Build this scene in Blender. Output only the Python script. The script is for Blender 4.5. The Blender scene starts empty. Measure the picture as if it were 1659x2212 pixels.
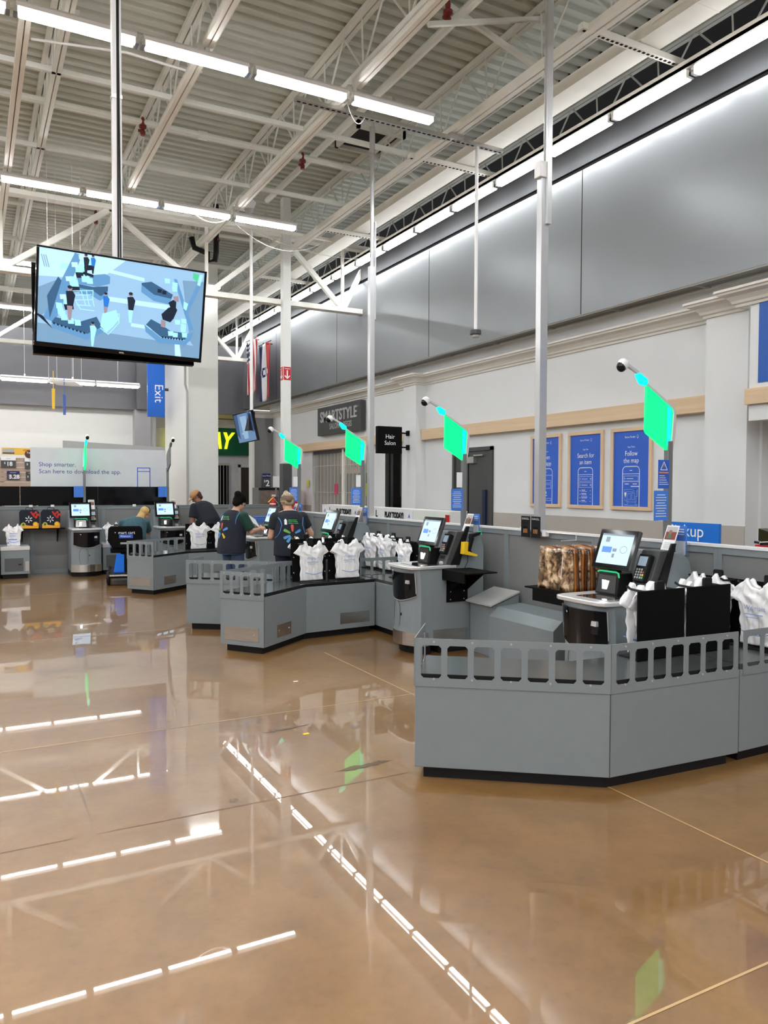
import bpy, bmesh, math, random
from mathutils import Matrix, Vector
S = bpy.context.scene
COL = S.collection
random.seed(7)
PI = math.pi

# ---------------------------------------------------------------- camera, world, exposure
cam_d = bpy.data.cameras.new('camera')
cam = bpy.data.objects.new('camera', cam_d)
COL.objects.link(cam)
CR = Vector((0.88193429, -0.47135834, 0.00363577))      # right
CD = Vector((-0.01249331, -0.03108465, -0.99943867))    # down
CF = Vector((0.47120677, 0.88139382, -0.03330344))      # forward
M = Matrix.Identity(4)
for i in range(3):
    M[i][0] = CR[i]; M[i][1] = -CD[i]; M[i][2] = -CF[i]
M.translation = Vector((0, 0, 1.65))
cam.matrix_world = M
cam_d.sensor_fit = 'VERTICAL'
cam_d.sensor_height = 24.0
cam_d.sensor_width = 18.0
cam_d.lens = 1670.72 / 2212 * 24.0
cam_d.clip_start = 0.05
cam_d.clip_end = 200
S.camera = cam

w = bpy.data.worlds.new('store_air')
S.world = w
w.use_nodes = True
w.node_tree.nodes['Background'].inputs[0].default_value = (0.92, 0.95, 1.0, 1)
w.node_tree.nodes['Background'].inputs[1].default_value = 0.42
LAMP = 31.0          # strength of the ceiling lamps
WLAMP = 19.0         # strength of the lamps along the right wall
S.view_settings.view_transform = 'Standard'
S.view_settings.look = 'None'
S.view_settings.gamma = 1
S.view_settings.use_curve_mapping = False
S.view_settings.exposure = 1.65

# ---------------------------------------------------------------- materials
MATS = {}
def nodes_of(name):
    m = bpy.data.materials.new(name); m.use_nodes = True
    nt = m.node_tree; b = nt.nodes['Principled BSDF']
    MATS[name] = m
    return m, nt, b
def mat(name, rgb, rough=.5, metal=0., noise=.06, scale=6., emit=None, es=1., bump=0., coat=0., trans=0., alpha=1., ior=1.45, stretch=None, spec=None):
    """painted / plain surface with a slight procedural mottling"""
    m, nt, b = nodes_of(name)
    b.inputs['Roughness'].default_value = rough
    b.inputs['Metallic'].default_value = metal
    b.inputs['IOR'].default_value = ior
    if spec is not None: b.inputs['Specular IOR Level'].default_value = spec
    if coat: b.inputs['Coat Weight'].default_value = coat; b.inputs['Coat Roughness'].default_value = .05
    if trans: b.inputs['Transmission Weight'].default_value = trans
    if alpha < 1: b.inputs['Alpha'].default_value = alpha
    c = (*rgb, 1)
    tc = nt.nodes.new('ShaderNodeTexCoord'); no = nt.nodes.new('ShaderNodeTexNoise')
    mp = nt.nodes.new('ShaderNodeMapping')
    if stretch: mp.inputs['Scale'].default_value = stretch
    nt.links.new(tc.outputs['Object'], mp.inputs['Vector']); nt.links.new(mp.outputs[0], no.inputs['Vector'])
    no.inputs['Scale'].default_value = scale; no.inputs['Detail'].default_value = 3
    mx = nt.nodes.new('ShaderNodeMix'); mx.data_type = 'RGBA'
    mx.inputs['A'].default_value = tuple(min(1, v*(1-noise)) for v in rgb)+(1,)
    mx.inputs['B'].default_value = tuple(min(1, v*(1+noise)) for v in rgb)+(1,)
    nt.links.new(no.outputs['Fac'], mx.inputs['Factor']); nt.links.new(mx.outputs['Result'], b.inputs['Base Color'])
    if bump:
        bp = nt.nodes.new('ShaderNodeBump'); bp.inputs['Strength'].default_value = bump; bp.inputs['Distance'].default_value = .01
        nt.links.new(no.outputs['Fac'], bp.inputs['Height']); nt.links.new(bp.outputs[0], b.inputs['Normal'])
    if emit:
        b.inputs['Emission Color'].default_value = (*emit, 1); b.inputs['Emission Strength'].default_value = es
    return m
def glow(name, rgb, s):
    return mat(name, tuple(min(1., v*.1) for v in rgb), .3, noise=0, emit=rgb, es=s*(.38 if s < 3 else 1))
G = mat('counter_grey', (.205, .235, .25), .42, noise=.05, scale=14)
GD = mat('counter_grey_deep', (.085, .09, .094), .45)
GP = mat('partition_grey', (.195, .198, .20), .5, noise=.08, scale=3, stretch=(3, 3, .3))
GL = mat('light_grey_paint', (.42, .42, .41), .5)
MG = mat('mid_grey_panel', (.2, .2, .2), .5)
BK = mat('black_plastic', (.008, .008, .009), .45, spec=.25)
BKM = mat('black_matt', (.004, .004, .004), .8, spec=.12)
BKG = mat('black_gloss', (.005, .005, .006), .08, spec=.35)
TOPB = mat('black_laminate', (.06, .067, .065), .2)
TOPE = BK
STEEL = mat('brushed_steel', (.60, .58, .55), .3, metal=1, noise=.18, scale=5, stretch=(1, 1, 9))
ALU = mat('aluminium_pole', (.58, .59, .60), .35, metal=.6)
SILV = mat('silver_trim', (.75, .75, .75), .3, metal=.5)
CH = mat('chrome', (.9, .9, .9), .12, metal=1)
WALLU = mat('upper_wall_grey', (.20, .212, .225), .30, metal=.25, noise=.05, scale=1.2)
WALLB = mat('upper_wall_band_grey', (.085, .088, .094), .6, spec=.2)
WALLF = mat('far_wall_grey', (.12, .12, .13), .5)
WALLL = mat('lower_wall_white', (.69, .705, .71), .55, noise=.03, scale=2)
WALLW = mat('far_wall_white', (.66, .67, .65), .6, noise=.03)
WAIN = mat('wainscot_taupe', (.40, .37, .335), .55)
CROWN = mat('crown_cream', (.68, .655, .60), .5)
WOOD = mat('pale_wood', (.66, .49, .32), .5, noise=.16, scale=5, stretch=(1, .15, 6))
DECK = mat('ceiling_deck', (.55, .575, .52), .6, noise=.06, scale=2)
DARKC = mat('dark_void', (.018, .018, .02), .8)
JOIST = mat('joist_white', (.75, .765, .71), .5)
CREAM = mat('cream_steel', (.88, .88, .82), .5)
COLW = mat('column_white', (.74, .75, .72), .5, noise=.02)
DG = mat('dark_grey_paint', (.055, .058, .06), .5)
BLUE = mat('poster_blue', (.022, .11, .56), .45)
BLUEL = mat('leaflet_blue', (.055, .21, .72), .45)
NAVY = mat('navy_cloth', (.009, .012, .024), .8, bump=.3, scale=30)
WH = mat('white_print', (.85, .86, .88), .5)
WHITE = mat('white_plastic', (.78, .78, .78), .4)
BAG = mat('bag_white', (.90, .90, .91), .38, noise=.04, scale=12, bump=.35)
BAGB = mat('bag_print_blue', (.30, .42, .72), .4)
BAGD = mat('bag_print_deep_blue', (.10, .22, .62), .4)
RED = mat('red_paint', (.55, .012, .015), .35)
REDV = mat('red_valve', (.18, .02, .015), .5)
ORNG = mat('orange', (.75, .25, .02), .45)
YEL = mat('yellow', (.85, .55, .02), .4)
YELP = mat('bright_yellow', (.95, .9, .02), .4, emit=(.95, .9, .02), es=.35)
GRNS = mat('sign_green', (.008, .12, .06), .35)
TEAL = mat('dark_green_cloth', (.008, .045, .032), .8, bump=.3, scale=30)
SKIN = mat('skin', (.58, .33, .23), .5)
SKIND = mat('skin_dark', (.26, .12, .075), .5)
HAIRB = mat('hair_black', (.006, .005, .004), .85, spec=.1, bump=.6, scale=40, stretch=(1, 1, .2))
HAIRG = mat('hair_grey_blond', (.46, .38, .26), .5, noise=.55, scale=30, bump=.9, stretch=(1, 1, .2))
HAIRY = mat('hair_blond', (.50, .33, .12), .5, noise=.35, scale=25, bump=.7, stretch=(1, 1, .25))
DENIM = mat('denim', (.035, .06, .12), .8, noise=.25, scale=30)
TAN = mat('tan_cap', (.42, .22, .10), .7)
PEAC = mat('blue_grey_top', (.03, .085, .11), .8, noise=.4, scale=20)
VB = mat('vest_piping_blue', (.06, .20, .48), .5)
GRNT = mat('print_green', (.05, .35, .07), .5)
LBLU = mat('light_blue', (.10, .32, .70), .5)
CLEAR = mat('clear_acrylic', (.9, .92, .95), .05, trans=1, ior=1.2)
GLASS = mat('scanner_glass', (.02, .02, .022), .04, coat=1)
DOORM = mat('door_charcoal', (.06, .06, .062), .45)
CARD = mat('card_brown', (.42, .33, .26), .7)
SCR = glow('screen_pale_blue', (.55, .78, 1.0), 1.0)
SCR2 = glow('screen_cyan', (.42, .80, 1.0), 1.15)
SCRB = glow('screen_blue', (.10, .28, .80), .9)
SCRW = glow('screen_white', (.85, .93, 1.0), 1.3)
SCRG = glow('screen_grey', (.35, .45, .55), .6)
GRN = glow('signal_green', (0, 1, .23), 1.25)
GRNC = glow('signal_green_edge', (0, 1, .66), 1.5)
SIDE = glow('side_glow_white', (.975, .985, 1.0), 6)  # added glow on the wall fixtures, brightens the box beam
LAMPM = glow('lamp_white', (.975, .985, 1.0), LAMP)
LENS = glow('lamp_lens_white', (1.0, .985, .955), 2.2)
WLAMPM = glow('wall_lamp_white', (.975, .985, 1.0), WLAMP)
HILITE = glow('highlight_white', (1, 1, 1), 3)  # painted highlight for the scanner hood
LEDG = glow('led_green', (.05, .9, .35), .5)

def floor_material():
    m, nt, b = nodes_of('polished_concrete')
    N = nt.nodes; L = nt.links
    tc = N.new('ShaderNodeTexCoord')
    def noise(scale, detail=4, rough=.6, dist=0):
        n = N.new('ShaderNodeTexNoise'); n.inputs['Scale'].default_value = scale; n.inputs['Detail'].default_value = detail
        n.inputs['Roughness'].default_value = rough; n.inputs['Distortion'].default_value = dist
        L.new(tc.outputs['Object'], n.inputs['Vector']); return n
    def ramp(src, stops):
        r = N.new('ShaderNodeValToRGB'); e = r.color_ramp.elements
        e[0].position, e[0].color = stops[0][0], (*stops[0][1], 1); e[1].position, e[1].color = stops[-1][0], (*stops[-1][1], 1)
        for p, c in stops[1:-1]:
            q = e.new(p); q.color = (*c, 1)
        L.new(src, r.inputs[0]); return r
    n1 = noise(.55, 6, .62, .6); n2 = noise(5, 6, .7); n3 = noise(22, 3, .5)
    r1 = ramp(n1.outputs['Fac'], [(.3, (.185, .092, .028)), (.5, (.262, .138, .046)), (.7, (.335, .192, .074))])
    r2 = ramp(n2.outputs['Fac'], [(.25, (.80, .80, .80)), (.75, (1.14, 1.14, 1.14))])
    mu = N.new('ShaderNodeMix'); mu.data_type = 'RGBA'; mu.blend_type = 'MULTIPLY'; mu.inputs['Factor'].default_value = 1
    L.new(r1.outputs[0], mu.inputs['A']); L.new(r2.outputs[0], mu.inputs['B'])
    r3 = ramp(n3.outputs['Fac'], [(.25, (.90, .90, .90)), (.45, (1, 1, 1)), (.7, (1.04, 1.04, 1.04))])
    mu2 = N.new('ShaderNodeMix'); mu2.data_type = 'RGBA'; mu2.blend_type = 'MULTIPLY'; mu2.inputs['Factor'].default_value = 1
    L.new(mu.outputs['Result'], mu2.inputs['A']); L.new(r3.outputs[0], mu2.inputs['B'])
    L.new(mu2.outputs['Result'], b.inputs['Base Color'])
    rr = N.new('ShaderNodeMapRange'); rr.inputs['To Min'].default_value = .18; rr.inputs['To Max'].default_value = .25
    L.new(n1.outputs['Fac'], rr.inputs['Value']); b.inputs['Roughness'].default_value = .285
    b.inputs['IOR'].default_value = 1.5
    b.inputs['Coat Weight'].default_value = .85; b.inputs['Coat Roughness'].default_value = .014; b.inputs['Coat IOR'].default_value = 1.55
    bp = N.new('ShaderNodeBump'); bp.inputs['Strength'].default_value = .025; bp.inputs['Distance'].default_value = .02
    n4 = noise(1.3, 2)
    return m
FLOOR = floor_material()
JOINT = mat('floor_joint_line', (.55, .36, .18), .4)
def camo_material():
    m, nt, b = nodes_of('camouflage_print')
    N = nt.nodes; L = nt.links
    tc = N.new('ShaderNodeTexCoord'); n = N.new('ShaderNodeTexNoise'); n.inputs['Scale'].default_value = 16; n.inputs['Detail'].default_value = 5; n.inputs['Roughness'].default_value = .55; n.inputs['Distortion'].default_value = .5
    L.new(tc.outputs['Object'], n.inputs['Vector'])
    r = N.new('ShaderNodeValToRGB'); e = r.color_ramp.elements
    e[0].position = .38; e[0].color = (.03, .02, .012, 1); e[1].position = .64; e[1].color = (.78, .62, .42, 1)
    q = e.new(.47); q.color = (.20, .12, .06, 1); q = e.new(.54); q.color = (.40, .25, .13, 1)
    L.new(n.outputs['Fac'], r.inputs[0]); L.new(r.outputs[0], b.inputs['Base Color'])
    b.inputs['Roughness'].default_value = .2; b.inputs['Coat Weight'].default_value = .5
    return m
CAMO = camo_material()
BRN = mat('amber_plastic', (.40, .13, .02), .2, noise=.5, scale=18, coat=.5)
BRND = mat('dark_amber_plastic', (.10, .03, .008), .2, noise=.5, scale=18, coat=.5)

# ---------------------------------------------------------------- mesh helpers
class MB:
    def __init__(s, frame=None):
        s.v = []; s.f = []; s.m = []; s.F = frame; s.cur = None
    def pt(s, p):
        p = Vector(p)
        if s.F is not None: p = s.F @ p
        s.v.append(p); return len(s.v)-1
    def face(s, idx, m=None):
        s.f.append(tuple(idx)); s.m.append(m or s.cur)
    def hexa(s, c, m=None):
        i = [s.pt(p) for p in c]
        for q in ((0, 3, 2, 1), (4, 5, 6, 7), (0, 1, 5, 4), (1, 2, 6, 5), (2, 3, 7, 6), (3, 0, 4, 7)):
            s.face([i[k] for k in q], m)
        return s
    def box(s, x0, x1, y0, y1, z0, z1, m=None):
        return s.hexa([(x0, y0, z0), (x1, y0, z0), (x1, y1, z0), (x0, y1, z0), (x0, y0, z1), (x1, y0, z1), (x1, y1, z1), (x0, y1, z1)], m)
    def prism(s, poly, a, b, axis='z', m=None):
        """poly: 2D points; axis z -> (x,y), y -> (x,z), x -> (y,z); extruded from a to b"""
        def P(p, h):
            return {'z': (p[0], p[1], h), 'y': (p[0], h, p[1]), 'x': (h, p[0], p[1])}[axis]
        lo = [s.pt(P(p, a)) for p in poly]; hi = [s.pt(P(p, b)) for p in poly]; n = len(poly)
        s.face(lo[::-1], m); s.face(hi, m)
        for i in range(n):
            j = (i+1) % n; s.face((lo[i], lo[j], hi[j], hi[i]), m)
        return s
    def tube(s, pts, r, n=8, m=None, cap=True, r2=None):
        pts = [Vector(p) for p in pts]; rings = []
        rs = r if isinstance(r, (list, tuple)) else [r + ((r2 if r2 is not None else r)-r)*i/max(1, len(pts)-1) for i in range(len(pts))]
        up = None
        for i, p in enumerate(pts):
            d = (pts[min(i+1, len(pts)-1)] - pts[max(i-1, 0)]).normalized()
            if up is None:
                up = Vector((0, 0, 1)) if abs(d.z) < .9 else Vector((1, 0, 0))
            a = d.cross(up).normalized(); b2 = a.cross(d).normalized(); up = b2
            rings.append([s.pt(p + (a*math.cos(2*PI*k/n) + b2*math.sin(2*PI*k/n))*rs[i]) for k in range(n)])
        for i in range(len(rings)-1):
            for k in range(n):
                j = (k+1) % n; s.face((rings[i][k], rings[i][j], rings[i+1][j], rings[i+1][k]), m)
        if cap: s.face(rings[0][::-1], m); s.face(rings[-1], m)
        return s
    def bar(s, a, b, w, h=None, m=None):
        """rectangular bar from a to b; w sideways, h upward"""
        h = h or w; a = Vector(a); b = Vector(b); d = (b-a).normalized()
        up = Vector((0, 0, 1)) if abs(d.z) < .95 else Vector((0, 1, 0))
        x = d.cross(up).normalized()*w/2; y = x.cross(d).normalized()*h/2
        return s.hexa([a-x-y, a+x-y, b+x-y, b-x-y, a-x+y, a+x+y, b+x+y, b-x+y], m)
    def lathe(s, prof, o=(0, 0, 0), ax='z', n=20, m=None):
        o = Vector(o); rings = []
        for r, h in prof:
            ring = []
            for k in range(n):
                c, q = math.cos(2*PI*k/n)*r, math.sin(2*PI*k/n)*r
                ring.append(s.pt(o + Vector({'z': (c, q, h), 'x': (h, c, q), 'y': (q, h, c)}[ax])))
            rings.append(ring)
        for i in range(len(rings)-1):
            for k in range(n):
                j = (k+1) % n; s.face((rings[i][k], rings[i][j], rings[i+1][j], rings[i+1][k]), m)
        s.face(rings[0][::-1], m); s.face(rings[-1], m)
        return s
    def ell(s, c, r, rot=None, nu=16, nv=10, m=None):
        c = Vector(c); R = rot or Matrix.Identity(3); rings = []
        for i in range(nv+1):
            t = PI*(i+.02*(i == 0)-.02*(i == nv))/nv
            rings.append([s.pt(c + R @ Vector((r[0]*math.sin(t)*math.cos(2*PI*k/nu), r[1]*math.sin(t)*math.sin(2*PI*k/nu), -r[2]*math.cos(t)))) for k in range(nu)])
        for i in range(nv):
            for k in range(nu):
                j = (k+1) % nu; s.face((rings[i][k], rings[i][j], rings[i+1][j], rings[i+1][k]), m)
        s.face(rings[0][::-1], m); s.face(rings[-1], m)
        return s
    def loft(s, rings, m=None, cap=True):
        """rings: list of (centre, rx vector, ry vector), elliptical"""
        n = 20; R = []
        for c, a, b in rings:
            c, a, b = Vector(c), Vector(a), Vector(b)
            R.append([s.pt(c + a*math.cos(2*PI*k/n) + b*math.sin(2*PI*k/n)) for k in range(n)])
        for i in range(len(R)-1):
            for k in range(n):
                j = (k+1) % n; s.face((R[i][k], R[i][j], R[i+1][j], R[i+1][k]), m)
        if cap: s.face(R[0][::-1], m); s.face(R[-1], m)
        return s
    # flat marks in the frame's own plane (x right, y up, z out of the surface)
    def poly(s, pts, z=.001, m=None):
        s.face([s.pt((p[0], p[1], z)) for p in pts], m); return s
    def rect(s, x0, y0, x1, y1, z=.001, m=None):
        return s.poly([(x0, y0), (x1, y0), (x1, y1), (x0, y1)], z, m)
    def line(s, pts, wd, z=.001, m=None, close=False):
        pts = [Vector((p[0], p[1])) for p in pts]
        if close: pts.append(pts[0])
        for a, b in zip(pts, pts[1:]):
            d = (b-a); 
            if d.length < 1e-6: continue
            d.normalize(); n = Vector((-d.y, d.x))*wd/2; e = d*wd*.3
            s.poly([a-n-e, b-n+e, b+n+e, a+n-e], z, m)
        return s
    def disc(s, x, y, r, z=.001, m=None, n=20, ry=None):
        ry = ry or r
        return s.poly([(x+r*math.cos(2*PI*k/n), y+ry*math.sin(2*PI*k/n)) for k in range(n)], z, m)
    def text(s, body, x, y, size, z=.001, m=None, align='CENTER', sx=1., depth=0., bold=0.):
        cu = bpy.data.curves.new('lettering', 'FONT'); cu.body = body; cu.size = size; cu.align_x = align; cu.align_y = 'CENTER'
        cu.resolution_u = 3; cu.extrude = depth; cu.offset = bold
        o = bpy.data.objects.new('lettering', cu); COL.objects.link(o)
        bpy.context.view_layer.update()
        me = bpy.data.meshes.new_from_object(o.evaluated_get(bpy.context.evaluated_depsgraph_get()))
        base = len(s.v)
        for v in me.vertices:
            s.pt((x+v.co.x*sx, y+v.co.y, z+v.co.z))
        for f in me.polygons:
            s.face([base+i for i in f.vertices], m)
        bpy.data.objects.remove(o); bpy.data.curves.remove(cu); bpy.data.meshes.remove(me)
        return s
    def build(s, name, mt=None, parent=None, loc=None, bevel=0, smooth=False, mods=None, seg=2):
        me = bpy.data.meshes.new(name)
        o0 = Vector(loc) if (loc is not None and parent is None) else Vector((0, 0, 0))
        me.from_pydata([tuple(v-o0) for v in s.v], [], s.f)
        ms = []
        for k in s.m:
            k = k or mt
            if k not in ms: ms.append(k)
        for k in ms: me.materials.append(k)
        if len(ms) > 1:
            for p, k in zip(me.polygons, s.m): p.material_index = ms.index(k or mt)
        bm = bmesh.new(); bm.from_mesh(me)
        bmesh.ops.recalc_face_normals(bm, faces=bm.faces) if not getattr(s, 'keep', False) else None
        bm.to_mesh(me); bm.free()
        if smooth:
            for p in me.polygons: p.use_smooth = True
        o = bpy.data.objects.new(name, me); COL.objects.link(o)
        if parent is not None: o.parent = parent
        else: o.location = o0
        if bevel:
            b = o.modifiers.new('edge', 'BEVEL'); b.width = bevel; b.segments = seg; b.limit_method = 'ANGLE'; b.angle_limit = .6
        return o
def tag(o, label, cat, group=None, kind=None):
    if label: o['label'] = label
    if cat: o['category'] = cat
    if group: o['group'] = group
    if kind: o['kind'] = kind
    return o
def thing(name, label, cat, loc=(0, 0, 0), rz=0., group=None):
    o = bpy.data.objects.new(name, None); COL.objects.link(o); o.empty_display_size = .1
    o.location = loc; o.rotation_euler = (0, 0, rz)
    return tag(o, label, cat, group)
def struct(o):
    o['kind'] = 'structure'; return o
def kids(o): return [c for c in bpy.data.objects if c.parent == o]
def dup(root, loc, rz=None, label=None, group=None, skip=()):
    r = root.copy(); COL.objects.link(r); r.location = loc
    if rz is not None: r.rotation_euler = (0, 0, rz)
    if label: r['label'] = label
    if group: r['group'] = group
    for ch in kids(root):
        if ch.name.split('.')[0] in skip: continue
        c = ch.copy(); COL.objects.link(c); c.parent = r
        for g in kids(ch):
            d = g.copy(); COL.objects.link(d); d.parent = c
    return r
def fr(o, u, v):
    """frame with origin o, x along u, y along v, z out"""
    u = Vector(u).normalized(); v = Vector(v).normalized(); n = u.cross(v)
    m = Matrix.Identity(4)
    for i in range(3): m[i][0] = u[i]; m[i][1] = v[i]; m[i][2] = n[i]
    m.translation = Vector(o); return m
def faceX(x, y, z): return fr((x, y, z), (0, -1, 0), (0, 0, 1))    # surface looking towards -X
def faceY(x, y, z): return fr((x, y, z), (1, 0, 0), (0, 0, 1))     # surface looking towards -Y
ORD = ['first', 'second', 'third', 'fourth', 'fifth', 'sixth', 'seventh', 'eighth', 'ninth', 'tenth', 'eleventh', 'twelfth', 'thirteenth', 'fourteenth', 'fifteenth', 'sixteenth', 'seventeenth', 'eighteenth', 'nineteenth', 'twentieth']
# ================================================================ SETTING
XU, XL, YF = 6.75, 7.05, 20.96        # upper right wall, lower right wall, far upper wall
def sbox(name, m, *a, **k):
    return struct(MB().box(*a).build(name, m, **k))
sbox('floor', FLOOR, -13, 12, -13, 30, -.2, 0)
# floor joints (saw cuts filled with pale grout)
j = MB()
for y in (1.69, 5.27, 8.95, 12.6): j.rect(-8, y-.005, 4.7, y+.005, .0012)
for x in (-.7, 3.075):
    for a, b in ((1.2, 2.9), (2.9, 7.0), (8.3, 11.5), (12.9, 15.5)): j.rect(x-.005, a, x+.005, b, .0012)
struct(j.build('floor_joints', JOINT))
j = MB().rect(.5, 3.815, 2.2, 3.823, .0012).rect(-1.2, 3.815, .4, 3.821, .0012)
for k_ in range(1, 9): j.rect(.5-.0*k_, 3.823+.16*k_, .506, 3.823+.16*k_+.158, .0012)
struct(j.build('floor_hairline', mat('floor_hairline', (.16, .09, .04), .3)))
# stains and small litter on the floor
st = MB()
for cx, cy, rx, ry, sd in ((2.02, 4.03, .16, .03, 1), (1.85, 4.9, .16, .015, 2), (1.2, 3.9, .025, .02, 3)):
    rr = random.Random(sd)
    st.poly([(cx+rx*math.cos(a*PI/12)*(1+.3*rr.uniform(-1, 1)), cy+.1*rx*math.cos(a*PI/12)+ry*math.sin(a*PI/12)*(1+.5*rr.uniform(-1, 1))) for a in range(24)], .0016)
struct(st.build('floor_stain', mat('floor_stain', (.12, .07, .035), .22)))

# ---- corrugated roof deck, ribs run across the aisle
d = MB(); prof = []
y = -13.0; pitch = .19
while y < 27:
    prof += [(y, 6.95), (y+.085, 6.95), (y+.105, 7.0), (y+.17, 7.0)]
    y += pitch
lo = [d.pt((-13, p[0], p[1])) for p in prof]; hi = [d.pt((6.9, p[0], p[1])) for p in prof]
for i in range(len(prof)-1): d.face((lo[i], hi[i], hi[i+1], lo[i+1]))
ceil = struct(d.build('ceiling', DECK))
s_ = ceil.modifiers.new('thick', 'SOLIDIFY'); s_.thickness = .02; s_.offset = 1
sbox('ceiling_beyond_wall', DARKC, 6.9, 12, -3, 27, 6.97, 7.05)  # roof in unlit space, its darkness put into the colour
sbox('wall_void', DARKC, 11.9, 12, -3, 27, 3.9, 7)  # near-black sheet closing the unlit space, shade put into its colour
# dark opening (roof hatch) and its frame in the deck
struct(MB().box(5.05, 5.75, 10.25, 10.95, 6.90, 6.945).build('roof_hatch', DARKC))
hf = MB()
for a in ((5.0, 5.8, 10.2, 10.25), (5.0, 5.8, 10.95, 11.0), (5.0, 5.05, 10.2, 11.0), (5.75, 5.8, 10.2, 11.0)): hf.box(*a, 6.84, 6.96)
struct(hf.build('trim_1', JOIST))
# ---- open-web joists running along the aisle
JX = (-2.55, -.85, .91, 2.28, 3.93, 5.62, 7.42)
def joist(x):
    b = MB()
    b.box(x-.065, x-.008, -2, 26.5, 6.87, 6.935).box(x+.008, x+.065, -2, 26.5, 6.87, 6.935)
    b.box(x-.05, x-.006, -2, 26.5, 6.27, 6.325).box(x+.006, x+.05, -2, 26.5, 6.27, 6.325)
    y = -2; k = 0
    while y < 26:
        b.tube([(x, y, 6.9), (x, y+.52, 6.3)], .013, 5); b.tube([(x, y+.52, 6.3), (x, y+1.04, 6.9)], .013, 5)
        b.tube([(x, y+.52, 6.3), (x, y+.56, 6.9)], .011, 5)
        y += 1.04
    return struct(b.build('ceiling_joist', JOIST))
for x in JX: joist(x)
def truss(y, x0, x1, nodes_b, nodes_t, end=True):
    b = MB()
    b.box(x0, x1, y-.09, y-.01, 4.98, 5.07).box(x0, x1, y+.01, y+.09, 4.98, 5.07)
    b.box(x0, x1, y-.09, y+.09, 6.2, 6.28)
    seq = sorted([(x, 5.03) for x in nodes_b] + [(x, 6.22) for x in nodes_t])
    for p, q in zip(seq, seq[1:]): b.bar((p[0], y, p[1]), (q[0], y, q[1]), .085, .085)
    for x in nodes_b: b.bar((x, y+.03, 5.03), (x, y+.03, 6.25), .05, .05)
    return struct(b.build('roof_truss', CREAM))
truss(13.6, -6, 6.9, (-2.8, .47, 3.72, 6.36), (-4.4, -1.2, 2.1, 5.15, 6.95))
truss(20.3, -6, 6.9, (-2.8, .47, 3.72, 6.36), (-4.4, -1.2, 2.1, 5.15, 6.95))
# bridging bars across the joists, diagonal braces
b = MB()
for y_, z_ in ((9.55, 6.3), (11.75, 6.3), (16.3, 6.3), (5.0, 6.3)): b.box(-6, 6.6, y_-.025, y_+.025, z_-.03, z_+.03)
b.bar((4.66, 7.26, 6.88), (5.66, 6.94, 6.3), .05); b.bar((4.17, 6.88, 6.35), (5.66, 6.93, 6.85), .045)
b.bar((5.75, 7.6, 6.9), (6.4, 7.3, 6.35), .05); b.bar((5.75, 10.9, 6.9), (6.5, 10.6, 6.35), .05)
for y_ in (3.2, 4.6, 6.2, 7.9, 9.9, 12.2): b.bar((7.3, y_, 6.34), (8.6, y_+.5, 6.75), .07)
struct(b.build('joist_bridging', JOIST))
# white box beam running along the aisle beside the wall
b = MB().box(5.87, 6.17, -2, 25, 6.05, 6.18)
for y_ in range(-1, 25, 3): b.box(5.865, 6.175, y_-.008, y_+.008, 6.048, 6.182)
struct(b.build('roof_beam', CREAM))
# ---- upper right wall with its groove, slots and soffit
b = MB().box(XU, XU+.14, -3, YF+.14, 3.79, 6.09)
b.box(XU-.012, XU, -3, YF, 3.79, 5.575)      # cladding below the groove
struct(b.build('wall_right_upper', WALLU))
sbox('trim_11', WALLB, XU-.03, XU, -3, YF, 5.62, 6.05)
sbox('trim_2', BKM, XU-.008, XU+.01, -3, YF, 5.57, 5.625)
b = MB()
for y_ in (-.6, 3.8, 7.42, 11.05, 14.7, 18.3): b.box(XU-.0135, XU-.011, y_-.006, y_+.006, 3.8, 5.575)
struct(b.build('trim_3', BKM))
b = MB().box(6.39, 6.50, -3, YF, 5.87, 5.90).box(6.39, 6.405, -3, YF, 5.87, 5.94).box(XU-.06, XU+.15, -3, YF, 6.09, 6.12)
y_ = -2.6
while y_ < 20.8: b.bar((6.42, y_, 5.9), (XU-.02, y_, 6.08), .03, .02); y_ += 2.176
struct(b.build('wall_top_channel', CREAM))
# soffit with linear slot vents
b = MB().box(XU, XU+.04, -3, YF, 3.785, 3.80).box(XU+.27, 7.5, -3, YF, 3.785, 3.80)
struct(b.build('soffit', mat('soffit_grey', (.72, .70, .66), .5)))
b = MB(); y_ = -3
while y_ < YF-.3: b.box(XU+.04, XU+.27, y_+.03, y_+1.22, 3.80, 3.805); y_ += 1.25
struct(b.build('soffit_slot', mat('vent_dark', (.13, .135, .13), .6)))
b = MB(); y_ = -3
while y_ < YF-.3:
    b.box(XU+.04, XU+.27, y_-.03, y_+.03, 3.785, 3.80); y_ += 1.25
for dx in (.07, .11, .15, .19, .23): b.box(XU+dx-.004, XU+dx+.004, -3, YF, 3.787, 3.795)
struct(b.build('soffit_grille', mat('vent_grey', (.30, .30, .29), .5)))
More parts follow.
